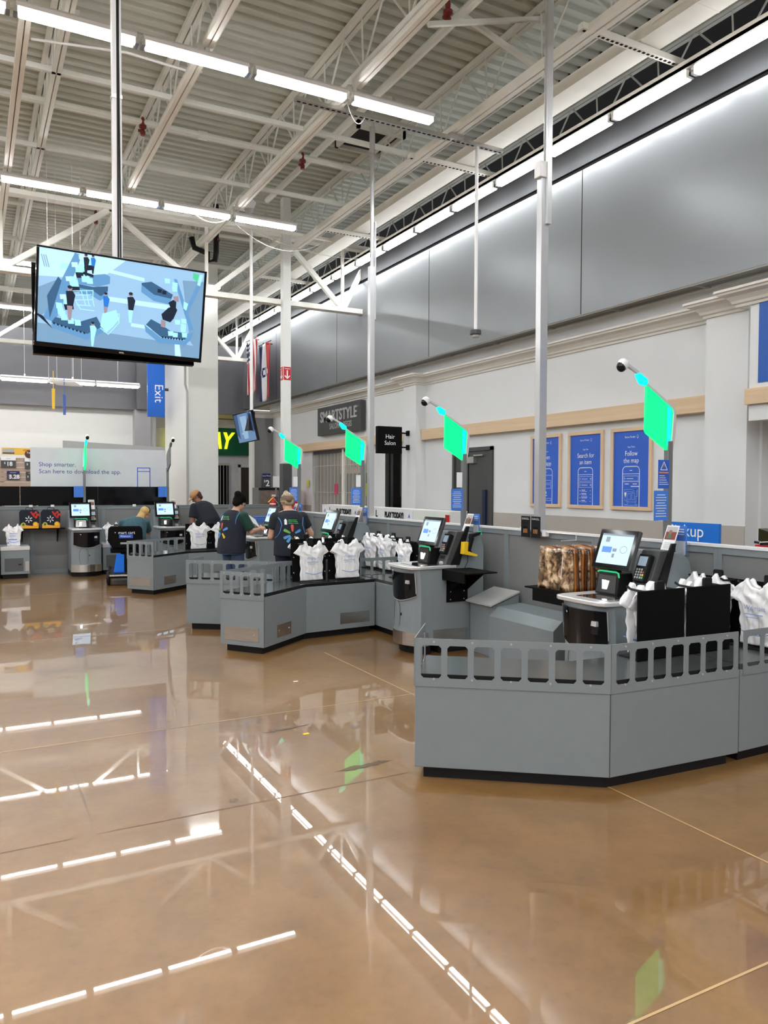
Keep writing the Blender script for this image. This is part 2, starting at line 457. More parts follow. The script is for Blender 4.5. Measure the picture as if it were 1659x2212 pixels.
# ---- lower right wall, pillars, crown, wainscot
b = MB()
b.box(XL, XL+.15, 5.1, 9.66, 0, 3.47).box(XL, XL+.15, 10.72, 12.4, 0, 3.47).box(XL, XL+.15, 9.66, 10.72, 2.25, 3.47)
b.box(XL, XL+.15, 12.4, 19.6, 2.45, 3.47)
b.box(XL, XL+.15, 16.75, 19.6, 0, 2.45).box(XL, XL+.15, 12.4, 12.5, 0, 2.45).box(XL, XL+.15, 13.1, 13.75, 0, 2.45)
b.box(6.7, 6.85, 0, 5.0, 2.3, 3.47)
b.box(XL+.02, XL+.17, -3, 19.7, 3.47, 3.79)
struct(b.build('wall_right', WALLL))
struct(MB().box(7.3, 7.45, -2, 5.6, 0, 2.5).build('wall_recess', WALLL))
sbox('wall_recess_wainscot', WAIN, 7.285, 7.3, -2, 5.2, 0, 1.26)
b = MB().box(XL-.012, XL, 5.64, 9.62, 0, 1.26).box(XL-.012, XL, 10.76, 11.65, 0, 1.26).box(XL-.012, XL, 16.8, 19.6, 0, 1.2).box(XL-.012, XL, 13.1, 13.75, 0, 1.2)
struct(b.build('trim_4', WAIN))
struct(MB().box(6.85, 7.3, 5.13, 5.635, 0, 3.47).build('pillar', WALLL))
sbox('trim_5', WAIN, 6.84, 6.85, 5.13, 5.635, 0, 1.26)
struct(MB().box(6.85, 7.1, 11.65, 12.1, 0, 3.47).build('pillar', WALLL))
def crown(path):
    """cove moulding swept along a polyline of wall face points (x,y); projects to the left"""
    prof = [(0, 3.42), (.02, 3.42), (.025, 3.445), (.045, 3.455), (.055, 3.48), (.09, 3.52), (.145, 3.54), (.15, 3.56), (.17, 3.565), (.17, 3.59), (0, 3.59)]
    b = MB(); pts = [Vector(p) for p in path]; rings = []
    for i, p in enumerate(pts):
        d0 = (p-pts[i-1]).normalized() if i else (pts[1]-p).normalized()
        d1 = (pts[i+1]-p).normalized() if i < len(pts)-1 else d0
        n0 = Vector((-d0.y, d0.x)); n1 = Vector((-d1.y, d1.x)); n = (n0+n1)
        n = n/(1+n0.dot(n1))
        rings.append([b.pt((p.x+n.x*o, p.y+n.y*o, z)) for o, z in prof])
    for r, q in zip(rings, rings[1:]):
        for k in range(len(prof)):
            l = (k+1) % len(prof); b.face((r[k], r[l], q[l], q[k]))
    b.face(rings[0]); b.face(rings[-1][::-1])
    return struct(b.build('crown_moulding', CROWN))
crown([(6.7, 1.0), (6.7, 5.13), (6.85, 5.13), (6.85, 5.635), (XL, 5.635), (XL, 11.65), (6.85, 11.65), (6.85, 12.1), (XL, 12.1), (XL, 19.4), (6.45, 19.4)])
struct(MB().box(6.69, 6.7, 1.0, 4.9, 2.66, 3.42).build('blue_wall_panel', mat('wall_blue', (.005, .09, .42), .4)))
# wooden fascia beams
for a in ((6.95, XL, 5.64, 11.64), (6.95, XL, 12.11, 17.9)):
    struct(MB().box(a[0], a[1], a[2], a[3], 2.46, 2.64).build('trim_6', WOOD, bevel=.004))
struct(MB().box(6.655, 7.3, 1.0, 5.02, 2.455, 2.61).build('trim_7', WOOD, bevel=.004))
# dark return wall beside the sandwich shop, far lower walls
b = MB().box(6.5, XL+.15, 19.4, 19.6, 0, 3.44)
struct(b.build('wall_return', MG))
sbox('trim_8', COLW, 6.46, 6.52, 19.35, 19.62, 0, 3.44)
struct(MB().box(-3, XU+.14, YF, YF+.15, 3.62, 5.5).build('wall_back_upper', WALLF))
struct(MB().box(-3, 4.4, 21.2, 21.3, 0, 3.62).build('wall_back', WALLW))
struct(MB().box(3.80, 4.2, 20.9, 21.2, 0, 3.62).build('pillar', mat('grey_pillar', (.35, .35, .36), .5)))
struct(MB().box(3.83, 4.16, 20.75, 20.9, 3.62, 5.5).build('wall_back_recess', WALLF))
# shop front at the far end
b = MB().box(4.4, 8.2, 22.6, 22.75, 0, 3.6); b.box(8.1, 8.25, 19.6, 22.6, 0, 3.6)
struct(b.build('wall_shop', mat('shop_white', (.72, .74, .78), .5)))
sbox('ceiling_shop', mat('shop_ceiling', (.62, .60, .50), .7), 4.4, 8.3, YF+.15, 22.8, 3.62, 3.7)
struct(MB().box(4.4, 8.1, 22.45, 22.6, 3.30, 3.45).box(4.4, 8.1, 22.4, 22.6, 3.45, 3.6).build('trim_9', WHITE))
sbox('door_1', mat('shop_door_dark', (.05, .04, .035), .4), 7.15, 7.7, 22.54, 22.6, 0, 2.2)
b = MB()
for a in ((7.1, 7.16, 0, 2.3), (7.66, 7.72, 0, 2.3)): b.box(a[0], a[1], 22.5, 22.6, a[2], a[3])
b.box(7.1, 7.72, 22.5, 22.6, 2.2, 2.28)
struct(b.build('trim_10', WHITE))
struct(MB().box(-13, 9, 27.0, 27.1, 0, 7).build('wall_far', mat('far_end_wall', (.30, .29, .27), .7)))
struct(MB().box(-13.1, -13, -13, 27, 0, 7).build('wall_left', mat('left_far_wall', (.32, .32, .32), .7)))
struct(MB().box(-13, 7, -13.1, -13, 0, 7).build('wall_behind', mat('store_far_wall', (.32, .31, .30), .7)))
struct(MB().box(6.75, 6.85, -13, -3, 0, 7).build('wall_right_behind', WALLL))
# ---- columns
struct(MB().box(4.03, 4.66, 16.2, 18.4, 0, 6.3).build('column', COLW, bevel=.006))
struct(MB().box(5.075, 5.225, 13.42, 13.57, 2.06, 6.9).build('column', COLW, bevel=.006))
struct(MB().box(5.06, 5.24, 13.405, 13.585, 0, 2.06).build('column_base', DG, bevel=.006))
c = MB().tube([(3.99, 16.15, 0), (3.99, 16.15, 3.6), (3.95, 16.15, 3.75), (3.95, 16.15, 5.6)], .025, 8)
tag(c.build('conduit', GL), 'grey conduit running up the corner of the wide white column', 'conduit')

# double leaf door in the right wall
dr = struct(MB().box(XL-.005, XL+.06, 9.70, 10.69, 0, 2.21).build('door_2', DOORM))
b = MB().box(XL-.03, XL+.08, 9.64, 9.70, 0, 2.27).box(XL-.03, XL+.08, 10.69, 10.75, 0, 2.27).box(XL-.03, XL+.08, 9.64, 10.75, 2.21, 2.27)
b.build('door_frame', DG, dr)
MB().box(XL-.012, XL-.004, 10.30, 10.315, 0, 2.2).build('door_gap', BKM, dr)
MB().box(XL-.04, XL-.004, 9.80, 9.88, 1.02, 1.6).build('push_plate', mat('door_plate_blue', (.012, .02, .05), .3), dr)
b = MB().box(XL-.07, XL-.004, 10.08, 10.28, 2.02, 2.12); b.bar((XL-.05, 10.1, 2.14), (XL-.05, 9.85, 2.14), .02)
b.build('door_closer', STEEL, dr)

# ================================================================ CEILING LIGHTS
def light_proto(name, lamp, axis):
    """strip lamp: housing channel, glowing tube pair, end bracket; length 1.0 along axis"""
    t = thing(name, 'x', 'ceiling light')
    if axis == 'x':
        MB().prism([(-.07, .05), (-.035, .085), (.035, .085), (.07, .05), (.06, .02), (-.06, .02)], -.51, .51, 'x').build('housing', WHITE, t)
        MB().prism([(-.055, .02), (-.055, -.01), (-.03, -.034), (.03, -.034), (.055, -.01), (.055, .02)], -.49, .49, 'x').build('lens', LENS, t)
        MB().box(-.485, .485, -.03, .03, -.042, -.033).build('lamp_tube', lamp, t)
        b = MB()
        for s in (-1, 1): MB().box(s*.515-.016, s*.515+.016, -.055, .055, -.035, .05).build('end_bracket', CH, t)
        MB().box(-.02, .02, -.02, .02, .085, .14).build('hanger', CH, t)
    else:
        MB().prism([(-.02, .06), (.06, .06), (.05, .02), (-.02, .02)], -.51, .51, 'y').build('housing', WHITE, t)
        MB().prism([(-.048, -.028), (.045, -.028), (.045, .02), (-.02, .02), (-.02, .05), (-.048, .05)], -.49, .49, 'y').build('lens', LENS, t)
        MB().box(-.055, -.048, -.485, .485, .02, .045).build('side_glow_strip', SIDE, t)  # glowing strip added to light the box beam, no real tube
        MB().box(-.03, .03, -.485, .485, -.04, -.027).build('lamp_tube', lamp, t)
        b = MB()
        for s in (-1, 1): MB().box(-.05, .05, s*.515-.016, s*.515+.016, -.035, .05).build('end_bracket', CH, t)
        MB().box(-.02, .02, .33, .36, .05, .12).build('hanger', CH, t)
    return t
row_names = ['row above the picture', 'nearest ceiling row', 'second ceiling row', 'third ceiling row', 'fourth ceiling row', 'farthest ceiling row']
rows = [3.46, 7.64, 11.83, 16.1, 20.2, 24.3]
proto = light_proto('strip_light', LAMPM, 'x'); first = True
for r_, y in enumerate(rows):
    for k in range(9):
        x = 4.72 - 1.088*(k+.5)
        lab = 'white strip light, %s from the right in the %s' % (ORD[k], row_names[r_])
        o = proto if first else dup(proto, (x, y, 5.81))
        first = False
        o.location = (x, y, 5.81); tag(o, lab, 'ceiling light', 'ceiling strip lights in rows')
for y, x1 in ((-.72, 4.7), (-4.9, 4.7), (-9.1, 4.7), (3.46, -5.1), (7.64, -5.1), (11.83, -5.1), (16.1, -5.1), (20.2, -5.1)):
    t = thing('strip_light', 'long continuous strip light of the store ceiling, out of the picture', 'ceiling light', (0, y, 5.81), 0, 'unseen store lamps')
    MB().box(-12.5, x1, -.03, .03, -.01, .021).build('lamp_tube', LAMPM, t)
    MB().box(-12.5, x1, -.07, .07, .02, .08).build('housing', WHITE, t)
pw = light_proto('wall_strip_light', WLAMPM, 'y'); first = True
for k in range(17):
    y = 3.32 + 1.088*(k+.5)
    o = pw if first else dup(pw, (0, 0, 0))
    first = False
    o.location = (6.43, y, 5.79)
    tag(o, 'strip light along the top of the grey right wall, %s from the viewer' % ORD[k], 'ceiling light', 'strip lights along the top of the right wall')
pb = light_proto('low_strip_light', glow('far_lamp_white', (1, .98, .95), 13), 'x'); first = True
for k in range(5):
    x = 3.78 - 1.05*(k+.5); o = pb if first else dup(pb, (0, 0, 0)); first = False
    o.location = (x, 20.1, 4.12)
    tag(o, 'white strip light hung low before the dark back wall, %s from the right' % ORD[k], 'ceiling light', 'low strip lights at the back wall')
    b = MB().tube([(x, 20.1, 4.24), (x, 20.1, 6.27)], .006, 5)
    tag(b.build('hanger_wire', WHITE, loc=(x, 20.1, 4.24)), 'thin wire holding the low strip light, %s from the right' % ORD[k], 'wire', 'wires of the low strip lights')
# channel rails that carry the lamps, one below each joist
for i, x in enumerate((.5, 2.1, 3.72)):
    for k_, (a, c2) in enumerate(((3.5, 7.62), (7.72, 11.8), (11.9, 16.1), (16.2, 20.2))):
        b = MB().box(x-.05, x-.006, a, c2, 5.93, 6.0).box(x+.006, x+.05, a, c2, 5.93, 6.0).box(x-.05, x+.05, a, c2, 5.995, 6.01)
        o = b.build('lamp_rail', CREAM, loc=(x, a, 5.95))
        tag(o, 'white channel rail, %s span from the viewer, %s of three from the left' % (ORD[k_], ORD[i]), 'rail', 'channel rails between the lamp rows')
b = MB().box(5.22, 5.28, 2, 24, 5.97, 6.04).box(5.3, 5.36, 2, 24, 5.97, 6.04)
tag(b.build('lamp_rail', CREAM), 'long pale double channel running beside the box beam', 'rail')
b = MB().tube([(5.5, 3.4, 6.1), (5.5, 20, 6.1)], .008, 5).tube([(5.58, 3.4, 6.12), (5.58, 20, 6.12)], .008, 5)
tag(b.build('cable_run', WHITE), 'pair of thin white cables stretched beside the box beam', 'cable')
for i, (y, xa) in enumerate(((5.72, 5.15), (8.98, 5.15), (12.2, 5.2), (15.6, 5.2))):
    b = MB().box(xa, 6.6, y-.035, y+.035, 5.98, 6.04)
    for k in range(int((6.6-xa)/.06)): b.box(xa+.03+.06*k, xa+.06+.06*k, y-.012, y+.012, 5.976, 5.981, BKM)
    tag(b.build('slotted_strut', CREAM, loc=(xa, y, 6.0)), 'cream slotted strut reaching to the right wall, %s from the viewer' % ORD[i], 'strut', 'slotted struts')
b = MB().box(3.2, 5.2, 8.05, 8.13, 5.88, 5.92).box(5.2, 5.4, 8.05, 8.13, 5.93, 5.96).box(5.4, 6.0, 8.05, 8.13, 5.88, 5.92)
for k in range(40): b.box(3.22+.07*k, 3.26+.07*k, 8.08, 8.10, 5.877, 5.881, BKM)
tag(b.build('slotted_strut', STEEL), 'dark galvanised slotted strut just behind the nearest lamp row', 'strut')
b = MB().box(2.2, 6.0, 13.0, 13.06, 6.1, 6.15)
tag(b.build('slotted_strut', CREAM), 'cream strut holding the pole of the small tilted screen', 'strut')
# sprinkler pipe and its heads
b = MB().tube([(-6, 10.8, 6.5), (6.6, 10.8, 6.5)], .045, 10)
for x in (.95, 2.9, 5.1): b.tube([(x-.06, 10.8, 6.5), (x+.06, 10.8, 6.5)], .06, 10)
tag(b.build('sprinkler_pipe', JOIST, smooth=False), 'thick cream sprinkler pipe crossing below the roof deck', 'pipe')
b = MB().tube([(4.62, 2, 6.62), (4.62, 13, 6.62)], .05, 10)
tag(b.build('sprinkler_pipe', JOIST), 'thick cream pipe running away between the joists', 'pipe')
b = MB().tube([(-6, 14.74, 6.45), (6.6, 14.74, 6.45)], .035, 8)
tag(b.build('sprinkler_pipe', JOIST), 'thin cream pipe crossing behind the hanging screen pole', 'pipe')
b = MB().tube([(.62, 9.0, 6.3), (1.5, 8.6, 6.2), (2.1, 8.5, 6.12), (2.3, 8.6, 6.2), (2.3, 8.7, 6.3)], .014, 6)
tag(b.build('conduit', WHITE), 'thin white conduit curving between two joists on the left', 'conduit')
pr = thing('sprinkler_valve', 'red sprinkler valve', 'valve')
MB().lathe([(.03, -.1), (.035, -.05), (.022, -.02), (.05, .0), (.05, .03), (.025, .05), (.03, .1), (.015, .14)], n=10).build('valve_body', REDV, pr)
MB().box(-.06, .02, -.015, .015, -.06, -.03).build('lever', REDV, pr)
vals = (((2.09, 10.78, 6.42), 'small red valve on the cross pipe left of the long rail'), ((4.38, 10.78, 6.42), 'small red valve on the cross pipe above the middle of the ceiling'),
        ((4.43, 6.92, 6.55), 'red valve by the crossed braces at the top of the view'), ((2.03, 14.72, 6.4), 'small red valve above the large hanging screen'), ((4.02, 14.0, 6.1), 'small red valve on the black drain pipe'))
for i, (p, l) in enumerate(vals):
    o = pr if i == 0 else dup(pr, p)
    o.location = p; tag(o, l, 'valve', 'red sprinkler valves')
# black drain pipe at the wide column
b = MB().tube([(4.0, 14.0, 6.75), (4.0, 14.0, 5.9), (3.98, 14.0, 5.75), (3.85, 14.0, 5.70), (3.85, 14.0, 5.85), (3.6, 14.0, 5.92), (3.55, 14.0, 6.1)], .05, 10)
tag(b.build('drain_pipe', BK, smooth=True), 'black drain pipe bent beside the top of the wide column', 'pipe')
# drooping white cables
def droop(name, p, q, sag, label, r=.006, m=None):
    p = Vector(p); q = Vector(q); pts = []
    for i in range(13):
        t = i/12; v = p.lerp(q, t); v.z -= sag*4*t*(1-t); pts.append(v)
    return tag(MB().tube(pts, r, 5).build(name, m or WHITE), label, 'cable')
droop('cable', (2.9, 11.9, 5.95), (3.7, 11.9, 5.9), .22, 'white cable drooping left below the second lamp row')
droop('cable', (3.75, 12.3, 5.95), (5.5, 12.3, 5.9), .35, 'white cable drooping beside the pole of the small tilted screen')
droop('cable', (3.72, 7.9, 5.97), (4.05, 8.09, 5.88), .16, 'white cable loop below the nearest lamp row')
droop('cable', (4.4, 12.9, 6.0), (6.4, 12.6, 5.75), .12, 'thin white cable reaching from the strut to the wall lamps')
# dome camera box under the rail
t = thing('security_camera', 'white box camera with a round dome hanging above the second lamp row', 'camera', (3.90, 12.02, 6.12))
MB().prism([(-.10, -.08), (.12, -.08), (.16, .02), (.06, .10), (-.12, .10)], -.1, .1, 'y').build('camera_body', WHITE, t, bevel=.01)
MB().ell((.06, -.02, -.07), (.08, .08, .08)).build('dome', mat('dome_grey', (.5, .5, .5), .2), t, smooth=True)
MB().tube([(0, 0, .1), (0, 0, .155)], .015, 6).build('stem', WHITE, t)

# ================================================================ POLES FROM THE CEILING
def pole(name, label, parts, loc, cat='pole'):
    t = thing(name, label, cat, loc)
    for n, b, m, bev in parts: b.build(n, m, t, bevel=bev)
    return t
pole('service_pole', 'thick grey power pole standing at the near partition, rising past the lamps', [
    ('post', MB().box(-.045, .045, -.035, .035, 1.2, 4.55), ALU, .004),
    ('side_channel', MB().box(.0, .055, -.065, -.036, 4.12, 6.9), ALU, .003),
    ('upper_tube', MB().tube([(.03, 0, 4.55), (.03, 0, 6.9)], .022, 8), ALU, 0),
    ('junction_box', MB().box(-.075, .005, -.05, .04, 4.55, 4.70), WHITE, .006)], (4.80, 5.82, 0))
pole('service_pole', 'slimmer grey power pole rising from the partition near the hair salon sign', [
    ('post', MB().box(-.045, .03, -.035, .035, 1.2, 4.6), ALU, .004),
    ('side_channel', MB().box(.032, .05, -.03, .03, 3.9, 5.2), ALU, .003),
    ('upper_tube', MB().tube([(.0, 0, 4.6), (.0, 0, 6.9)], .026, 8), ALU, 0),
    ('sleeve', MB().tube([(0, 0, 6.1), (0, 0, 6.45)], .038, 10), GL, 0)], (4.80, 9.35, 0))
pole('camera_pole', 'thin white pole hanging with a dark round sensor at its end', [
    ('tube', MB().tube([(0, 0, .05), (0, 0, 2.32)], .022, 10), WHITE, 0),
    ('sensor_cap', MB().lathe([(.05, .055), (.068, .05), (.072, .0), (.05, -.01)], n=18), DG, 0),
    ('sensor_lens', MB().lathe([(.05, -.005), (.045, -.035), (.02, -.045)], n=16), GL, 0)], (5.62, 8.09, 3.43+.13))
# ================================================================ PARTITIONS
def partition(name_lab, loc, rz, L=1.25, H=1.22, cap=WHITE):
    """local: runs along +x from 0 to L, front faces -y"""
    t = thing('partition_panel', name_lab, 'partition', loc, rz)
    MB().box(.03, L-.03, .012, .05, .06, H-.045).build('infill', GP, t)
    b = MB().box(0, .035, 0, .07, .0, H).box(L-.035, L, 0, .07, 0, H).box(.035, L-.035, 0, .07, H-.05, H).box(.035, L-.035, 0, .07, 0, .07)
    b.build('frame', G, t, bevel=.002)
    MB().box(0, L, -.008, .078, H, H+.018).build('top_cap', cap, t)
    return t
PX = 4.75
names = ['nearest', 'second', 'third', 'fourth', 'fifth', 'sixth', 'seventh', 'eighth']
for i in range(8):
    y1 = 3.776 + 1.25*i
    partition('grey partition panel behind the right kiosks, %s from the viewer' % names[i], (PX, y1, 0), -PI/2)
for i in range(6):
    partition('grey partition panel in the far kiosk wall, %s from the left' % ORD[i], (-1.5+1.25*i, 15.7, 0), 0, H=1.24, cap=G)

# ================================================================ BAGGING COUNTERS
def off(p, c, k):
    p = Vector(p); c = Vector(c); return p+(c-p)*k
def inset(poly, d):
    n = len(poly); out = []
    P = [Vector(p) for p in poly]
    area = sum(P[i].x*P[(i+1) % n].y-P[(i+1) % n].x*P[i].y for i in range(n))
    s = 1 if area > 0 else -1
    for i in range(n):
        a, b, c = P[i-1], P[i], P[(i+1) % n]
        d0 = (b-a).normalized(); d1 = (c-b).normalized()
        n0 = Vector((-d0.y, d0.x))*s; n1 = Vector((-d1.y, d1.x))*s
        v = (n0+n1)/(1+n0.dot(n1)); out.append((b.x+v.x*d, b.y+v.y*d))
    return out
def slotted_rail(b, p, q, n, z0=.53, z1=.80, w0=.578, w1=.762, out=.006, round_end=None):
    """plate with n windows standing on the counter edge from p to q"""
    p = Vector((p[0], p[1], 0)); q = Vector((q[0], q[1], 0)); u = (q-p).normalized(); L = (q-p).length
    nn = Vector((u.y, -u.x, 0))
    def bx(s0, s1, za, zb):
        c = []
        for z in (za, zb):
            for s, o in ((s0, 0), (s1, 0), (s1, out), (s0, out)):
                c.append(p+u*s+nn*o+Vector((0, 0, z)))
        b.hexa(c)
    def tri(s0, za, s1, zb):
        a = [(s0, za), (s1, za), (s0, zb)]
        lo = [b.pt(p+u*s+Vector((0, 0, z))) for s, z in a]; hi = [b.pt(p+u*s+nn*out+Vector((0, 0, z))) for s, z in a]
        b.face(lo[::-1]); b.face(hi)
        for i in range(3): b.face((lo[i], lo[(i+1) % 3], hi[(i+1) % 3], hi[i]))
    bx(0, L, z0, w0); bx(0, L, w1, z1)
    pw = .034; wn = (L-pw*(n+1))/n
    for i in range(n+1):
        s = i*(wn+pw); bx(s, s+pw, w0, w1)
        r = .014
        if i < n:
            e = s+pw+wn
            tri(s+pw, w0, s+pw+r, w0+r); tri(s+pw, w1, s+pw+r, w1-r); tri(e, w0, e-r, w0+r); tri(e, w1, e-r, w1-r)
    return b
def screws(b, p, q, n, z, out):
    p = Vector((p[0], p[1], 0)); q = Vector((q[0], q[1], 0)); u = (q-p).normalized(); L = (q-p).length; nn = Vector((u.y, -u.x, 0))
    for i in range(n):
        c = p+u*(L*(i+.5)/n)+Vector((0, 0, z))
        b.tube([c+nn*(out-.001), c+nn*(out+.004)], .006, 6)
def kickplate(t, p, q, a, c, z0, z1):
    p = Vector((p[0], p[1], 0)); q = Vector((q[0], q[1], 0)); u = (q-p).normalized(); nn = Vector((u.y, -u.x, 0))
    b = MB(); cc = []
    for z in (z0, z1):
        for s, o in ((a, -.002), (c, -.002), (c, .004), (a, .004)): cc.append(p+u*s+nn*o+Vector((0, 0, z)))
    b.hexa(cc)
    for f in (.15, .85):
        m = p+u*(a+(c-a)*f)+Vector((0, 0, (z0+z1)/2)); b.tube([m+nn*.003, m+nn*.008], .008, 8)
    b.build('kick_plate', STEEL, t)
def counter(label, o, poly, rails, plates, seam=None):
    """poly counter-clockwise, relative to o"""
    t = thing('bagging_counter', label, 'counter', (o[0], o[1], 0))
    MB().prism(poly, .07, .565).build('body', G, t, bevel=.004)
    MB().prism(inset(poly, .045), 0, .07).build('plinth', BK, t)
    MB().prism(inset(poly, .006), .565, .598).build('worktop_edge', BK, t)
    MB().prism(inset(poly, .007), .598, .60).build('worktop', TOPB, t)
    for p, q, n in rails:
        rb = slotted_rail(MB(), p, q, n).build('slotted_rail', G, t)
        sb = MB(); screws(sb, p, q, 5, .575, .006); screws(sb, p, q, 5, .783, .006)
        sb.build('rail_screws', GL, rb)
    for pl in plates: kickplate(t, *pl)
    b = MB()
    for p in (poly[1],):
        b.box(p[0]-.002, p[0]+.002, p[1]-.0025, p[1], .07, .56)
    b.build('corner_seam', DG, t)
    return t
# type one: closed panels towards the viewer
c1 = [(0, 0), (.85, -.64), (1.82, -.70), (1.82, -.22), (1.0, -.16), (.3, .38)]
r1 = [((0, 0), (.85, -.64), 7), ((.85, -.64), (1.80, -.699), 7), ((.3, .38), (0, 0), 3)]
pl1 = [((.3, .38), (0, 0), .06, .42, .12, .26)]
counter('grey bagging counter with slotted rail, large in the right foreground', (2.19, 3.72), c1, r1, pl1)
counter('grey bagging counter with slotted rail, standing behind the counter with angled front', (2.17, 8.86), c1, r1, pl1)
# type two: open side towards the viewer
c2 = [(0, 0), (.31, -.42), (.97, .11), (1.84, .19), (1.84, .55), (.86, .53)]
r2 = [((0, 0), (.31, -.42), 4), ((.86, .53), (0, 0), 7), ((1.82, .55), (.86, .53), 7)]
pl2 = [((0, 0), (.31, -.42), .05, .46, .12, .255), ((.31, -.42), (.97, .11), .24, .52, .13, .255), ((.97, .11), (1.84, .19), .42, .80, .13, .25)]
counter('grey bagging counter angled in the middle, with two racks of white bags', (2.19, 7.56), c2, r2, pl2)
counter('small far grey bagging counter beside the motorised cart', (2.10, 12.26), c2, r2, pl2)
def corner_cab(label, x, y0, y1, rail_side):
    t = thing('corner_cabinet', label, 'cabinet', (x, y0, 0))
    L = y1-y0; W = 4.70-x
    MB().prism([(0, 0), (W, 0), (W, L), (0, L)], .07, .565).build('body', G, t, bevel=.004)
    MB().box(.045, W, .045, L, 0, .07).build('plinth', BK, t)
    MB().box(.004, W-.004, .004, L-.004, .565, .60).build('worktop', TOPB, t)
    if rail_side:
        p, q = ((.02, 0), (W, 0)) if rail_side < 0 else ((W, L), (.02, L))
        slotted_rail(MB(), p, q, 4).build('slotted_rail', G, t)
    return t
corner_cab('grey corner cabinet with slotted rail at the right edge of the picture', 4.03, 3.03, 3.84, -1)
corner_cab('grey corner cabinet between the angled counter and its kiosk', 4.05, 7.0, 8.12, 0)
corner_cab('grey corner cabinet behind the racks of bags in the second booth', 4.01, 8.17, 8.94, -1)
corner_cab('grey corner cabinet at the far counter beside the bent shopper', 3.97, 11.75, 12.8, 0)

# ================================================================ SELF CHECKOUT KIOSKS
def kiosk_proto():
    t = thing('checkout_kiosk', 'x', 'checkout kiosk')
    # side slabs: low table then raised tower
    prof = [(.16, .085), (.86, .085), (.86, 1.03), (.83, 1.12), (.76, 1.18), (.63, 1.185), (.50, .845), (.14, .845)]
    MB().prism(prof, -.25, .25, 'y').build('cabinet', G, t, bevel=.006)
    # bulging front shell, wider at the top
    b = MB(); rows_ = []
    for z, x0 in ((.19, .012), (.35, .018), (.55, .022), (.72, .015), (.835, .0)):
        ring = []
        for k in range(13):
            a = -1+2*k/12; xx = x0+.10*a*a*(.6+.4*abs(a)); ring.append(b.pt((xx, a*.255, z)))
        ring += [b.pt((.17, .25, z)), b.pt((.17, -.25, z))]
        rows_.append(ring)
    for q, r in zip(rows_, rows_[1:]):
        for k in range(15): b.face((q[k], q[(k+1) % 15], r[(k+1) % 15], r[k]))
    b.face(rows_[0][::-1]); b.face(rows_[-1]); b.build('front_shell', G, t)
    # recessed glossy black mouth (cash slots) with its curved lower lip
    b = MB(); top = []; bot = []
    def fx(a, z): 
        x0 = .0+.02*min(1, (.835-z)/.2)
        return x0+.10*a*a*(.6+.4*abs(a))-.006
    for k in range(13):
        a = -.86+1.72*k/12; top.append(b.pt((fx(a, .80), a*.255, .80))); zz = .60-.075*(1-a*a); bot.append(b.pt((fx(a, zz), a*.255, zz)))
    for k in range(12): b.face((top[k], top[k+1], bot[k+1], bot[k]))
    mo = b.build('cash_panel', BKG, t)
    so = mo.modifiers.new('thick', 'SOLIDIFY'); so.thickness = .02; so.offset = 0
    b = MB()
    for k in range(12):
        pass
    pts = []; 
    for k in range(13):
        a = -.86+1.72*k/12; zz = .594-.075*(1-a*a); pts.append((fx(a, zz)-.004, a*.255, zz))
    b.tube(pts, .005, 6)
    for sg in (-1, 1): b.tube([(fx(.86, zz)-.003, sg*.222, zz) for zz in (.60, .66, .72, .80)], .006, 6)
    b.build('lip_trim', GL, mo)
    MB().ell((fx(.3, .765)-.002, .07, .765), (.005, .05, .016)).build('coin_tray', SILV, mo, smooth=True)
    b = MB().box(fx(-.5, .70)-.012, .05, -.19, -.09, .64, .69, BK).box(fx(-.5, .70)-.015, .05, -.175, -.105, .695, .73, SILV)
    b.build('note_slot', BK, mo)
    MB().box(fx(-.2, .6)-.004, .08, -.02, .04, .575, .583).build('coin_return', SILV, mo)
    # oval door line
    b = MB(); pts = []
    for k in range(25):
        a = 2*PI*k/24; yy = .055+.075*math.cos(a); zz = .37+.15*(1 if math.sin(a) > 0 else -1)*abs(math.sin(a))**.6
        f = .018; pts.append((f+.10*(yy/.255)**2*(.6+.4*abs(yy/.255))-.002, yy, zz))
    b.tube(pts, .0025, 4); b.build('oval_door_line', DG, t)
    MB().box(.012, .04, -.045, -.03, .37, .395).build('keyhole', BK, t)
    # steel band and plinth
    b = MB(); lo = []; hi = []
    arc = [(-.006+.11*(-1+2*k/12)**2, (-1+2*k/12)*.262) for k in range(13)] + [(.20, .262), (.20, -.262)]
    MB().prism(arc, .085, .215).build('steel_band', STEEL, t)
    MB().box(.26, .66, -.254, -.25, .09, .235).build('side_kick_plate', STEEL, t)
    MB().prism([(p[0]*.85+.07, p[1]*.9) for p in arc]+[], .0, .085).build('plinth', BK, t)
    MB().box(.33, .85, -.24, .24, 0, .085).build('rear_plinth', BK, t)
    # scanner tray
    b = MB().prism([(.0, -.20), (.025, -.245), (.10, -.268), (.52, -.268), (.52, .268), (.10, .268), (.025, .245), (0, .20), (-.012, .0)], .838, .868)
    b.build('scanner_tray', SILV, t, bevel=.006)
    MB().box(.10, .40, -.17, .12, .868, .8715).build('scanner_glass', GLASS, t)
    b = MB()
    for k in range(5): b.box(.07, .44, -.245+.013*k, -.24+.013*k, .868, .874)
    b.build('tray_ribs', CH, t)
    # upright scanner hood with green light
    b = MB().prism([(.32, .868), (.35, 1.03), (.48, 1.03), (.50, .868)], -.05, .17, 'y')
    b.build('scanner_hood', BK, t, bevel=.01)
    b = MB(); c_ = [(.3205, -.035, .885), (.3205, .155, .885), (.344, .145, 1.01), (.344, -.025, 1.01)]
    b.face([b.pt(p) for p in c_]); b.build('hood_window', mat('hood_chrome', (.22, .22, .22), .12, metal=1), t)
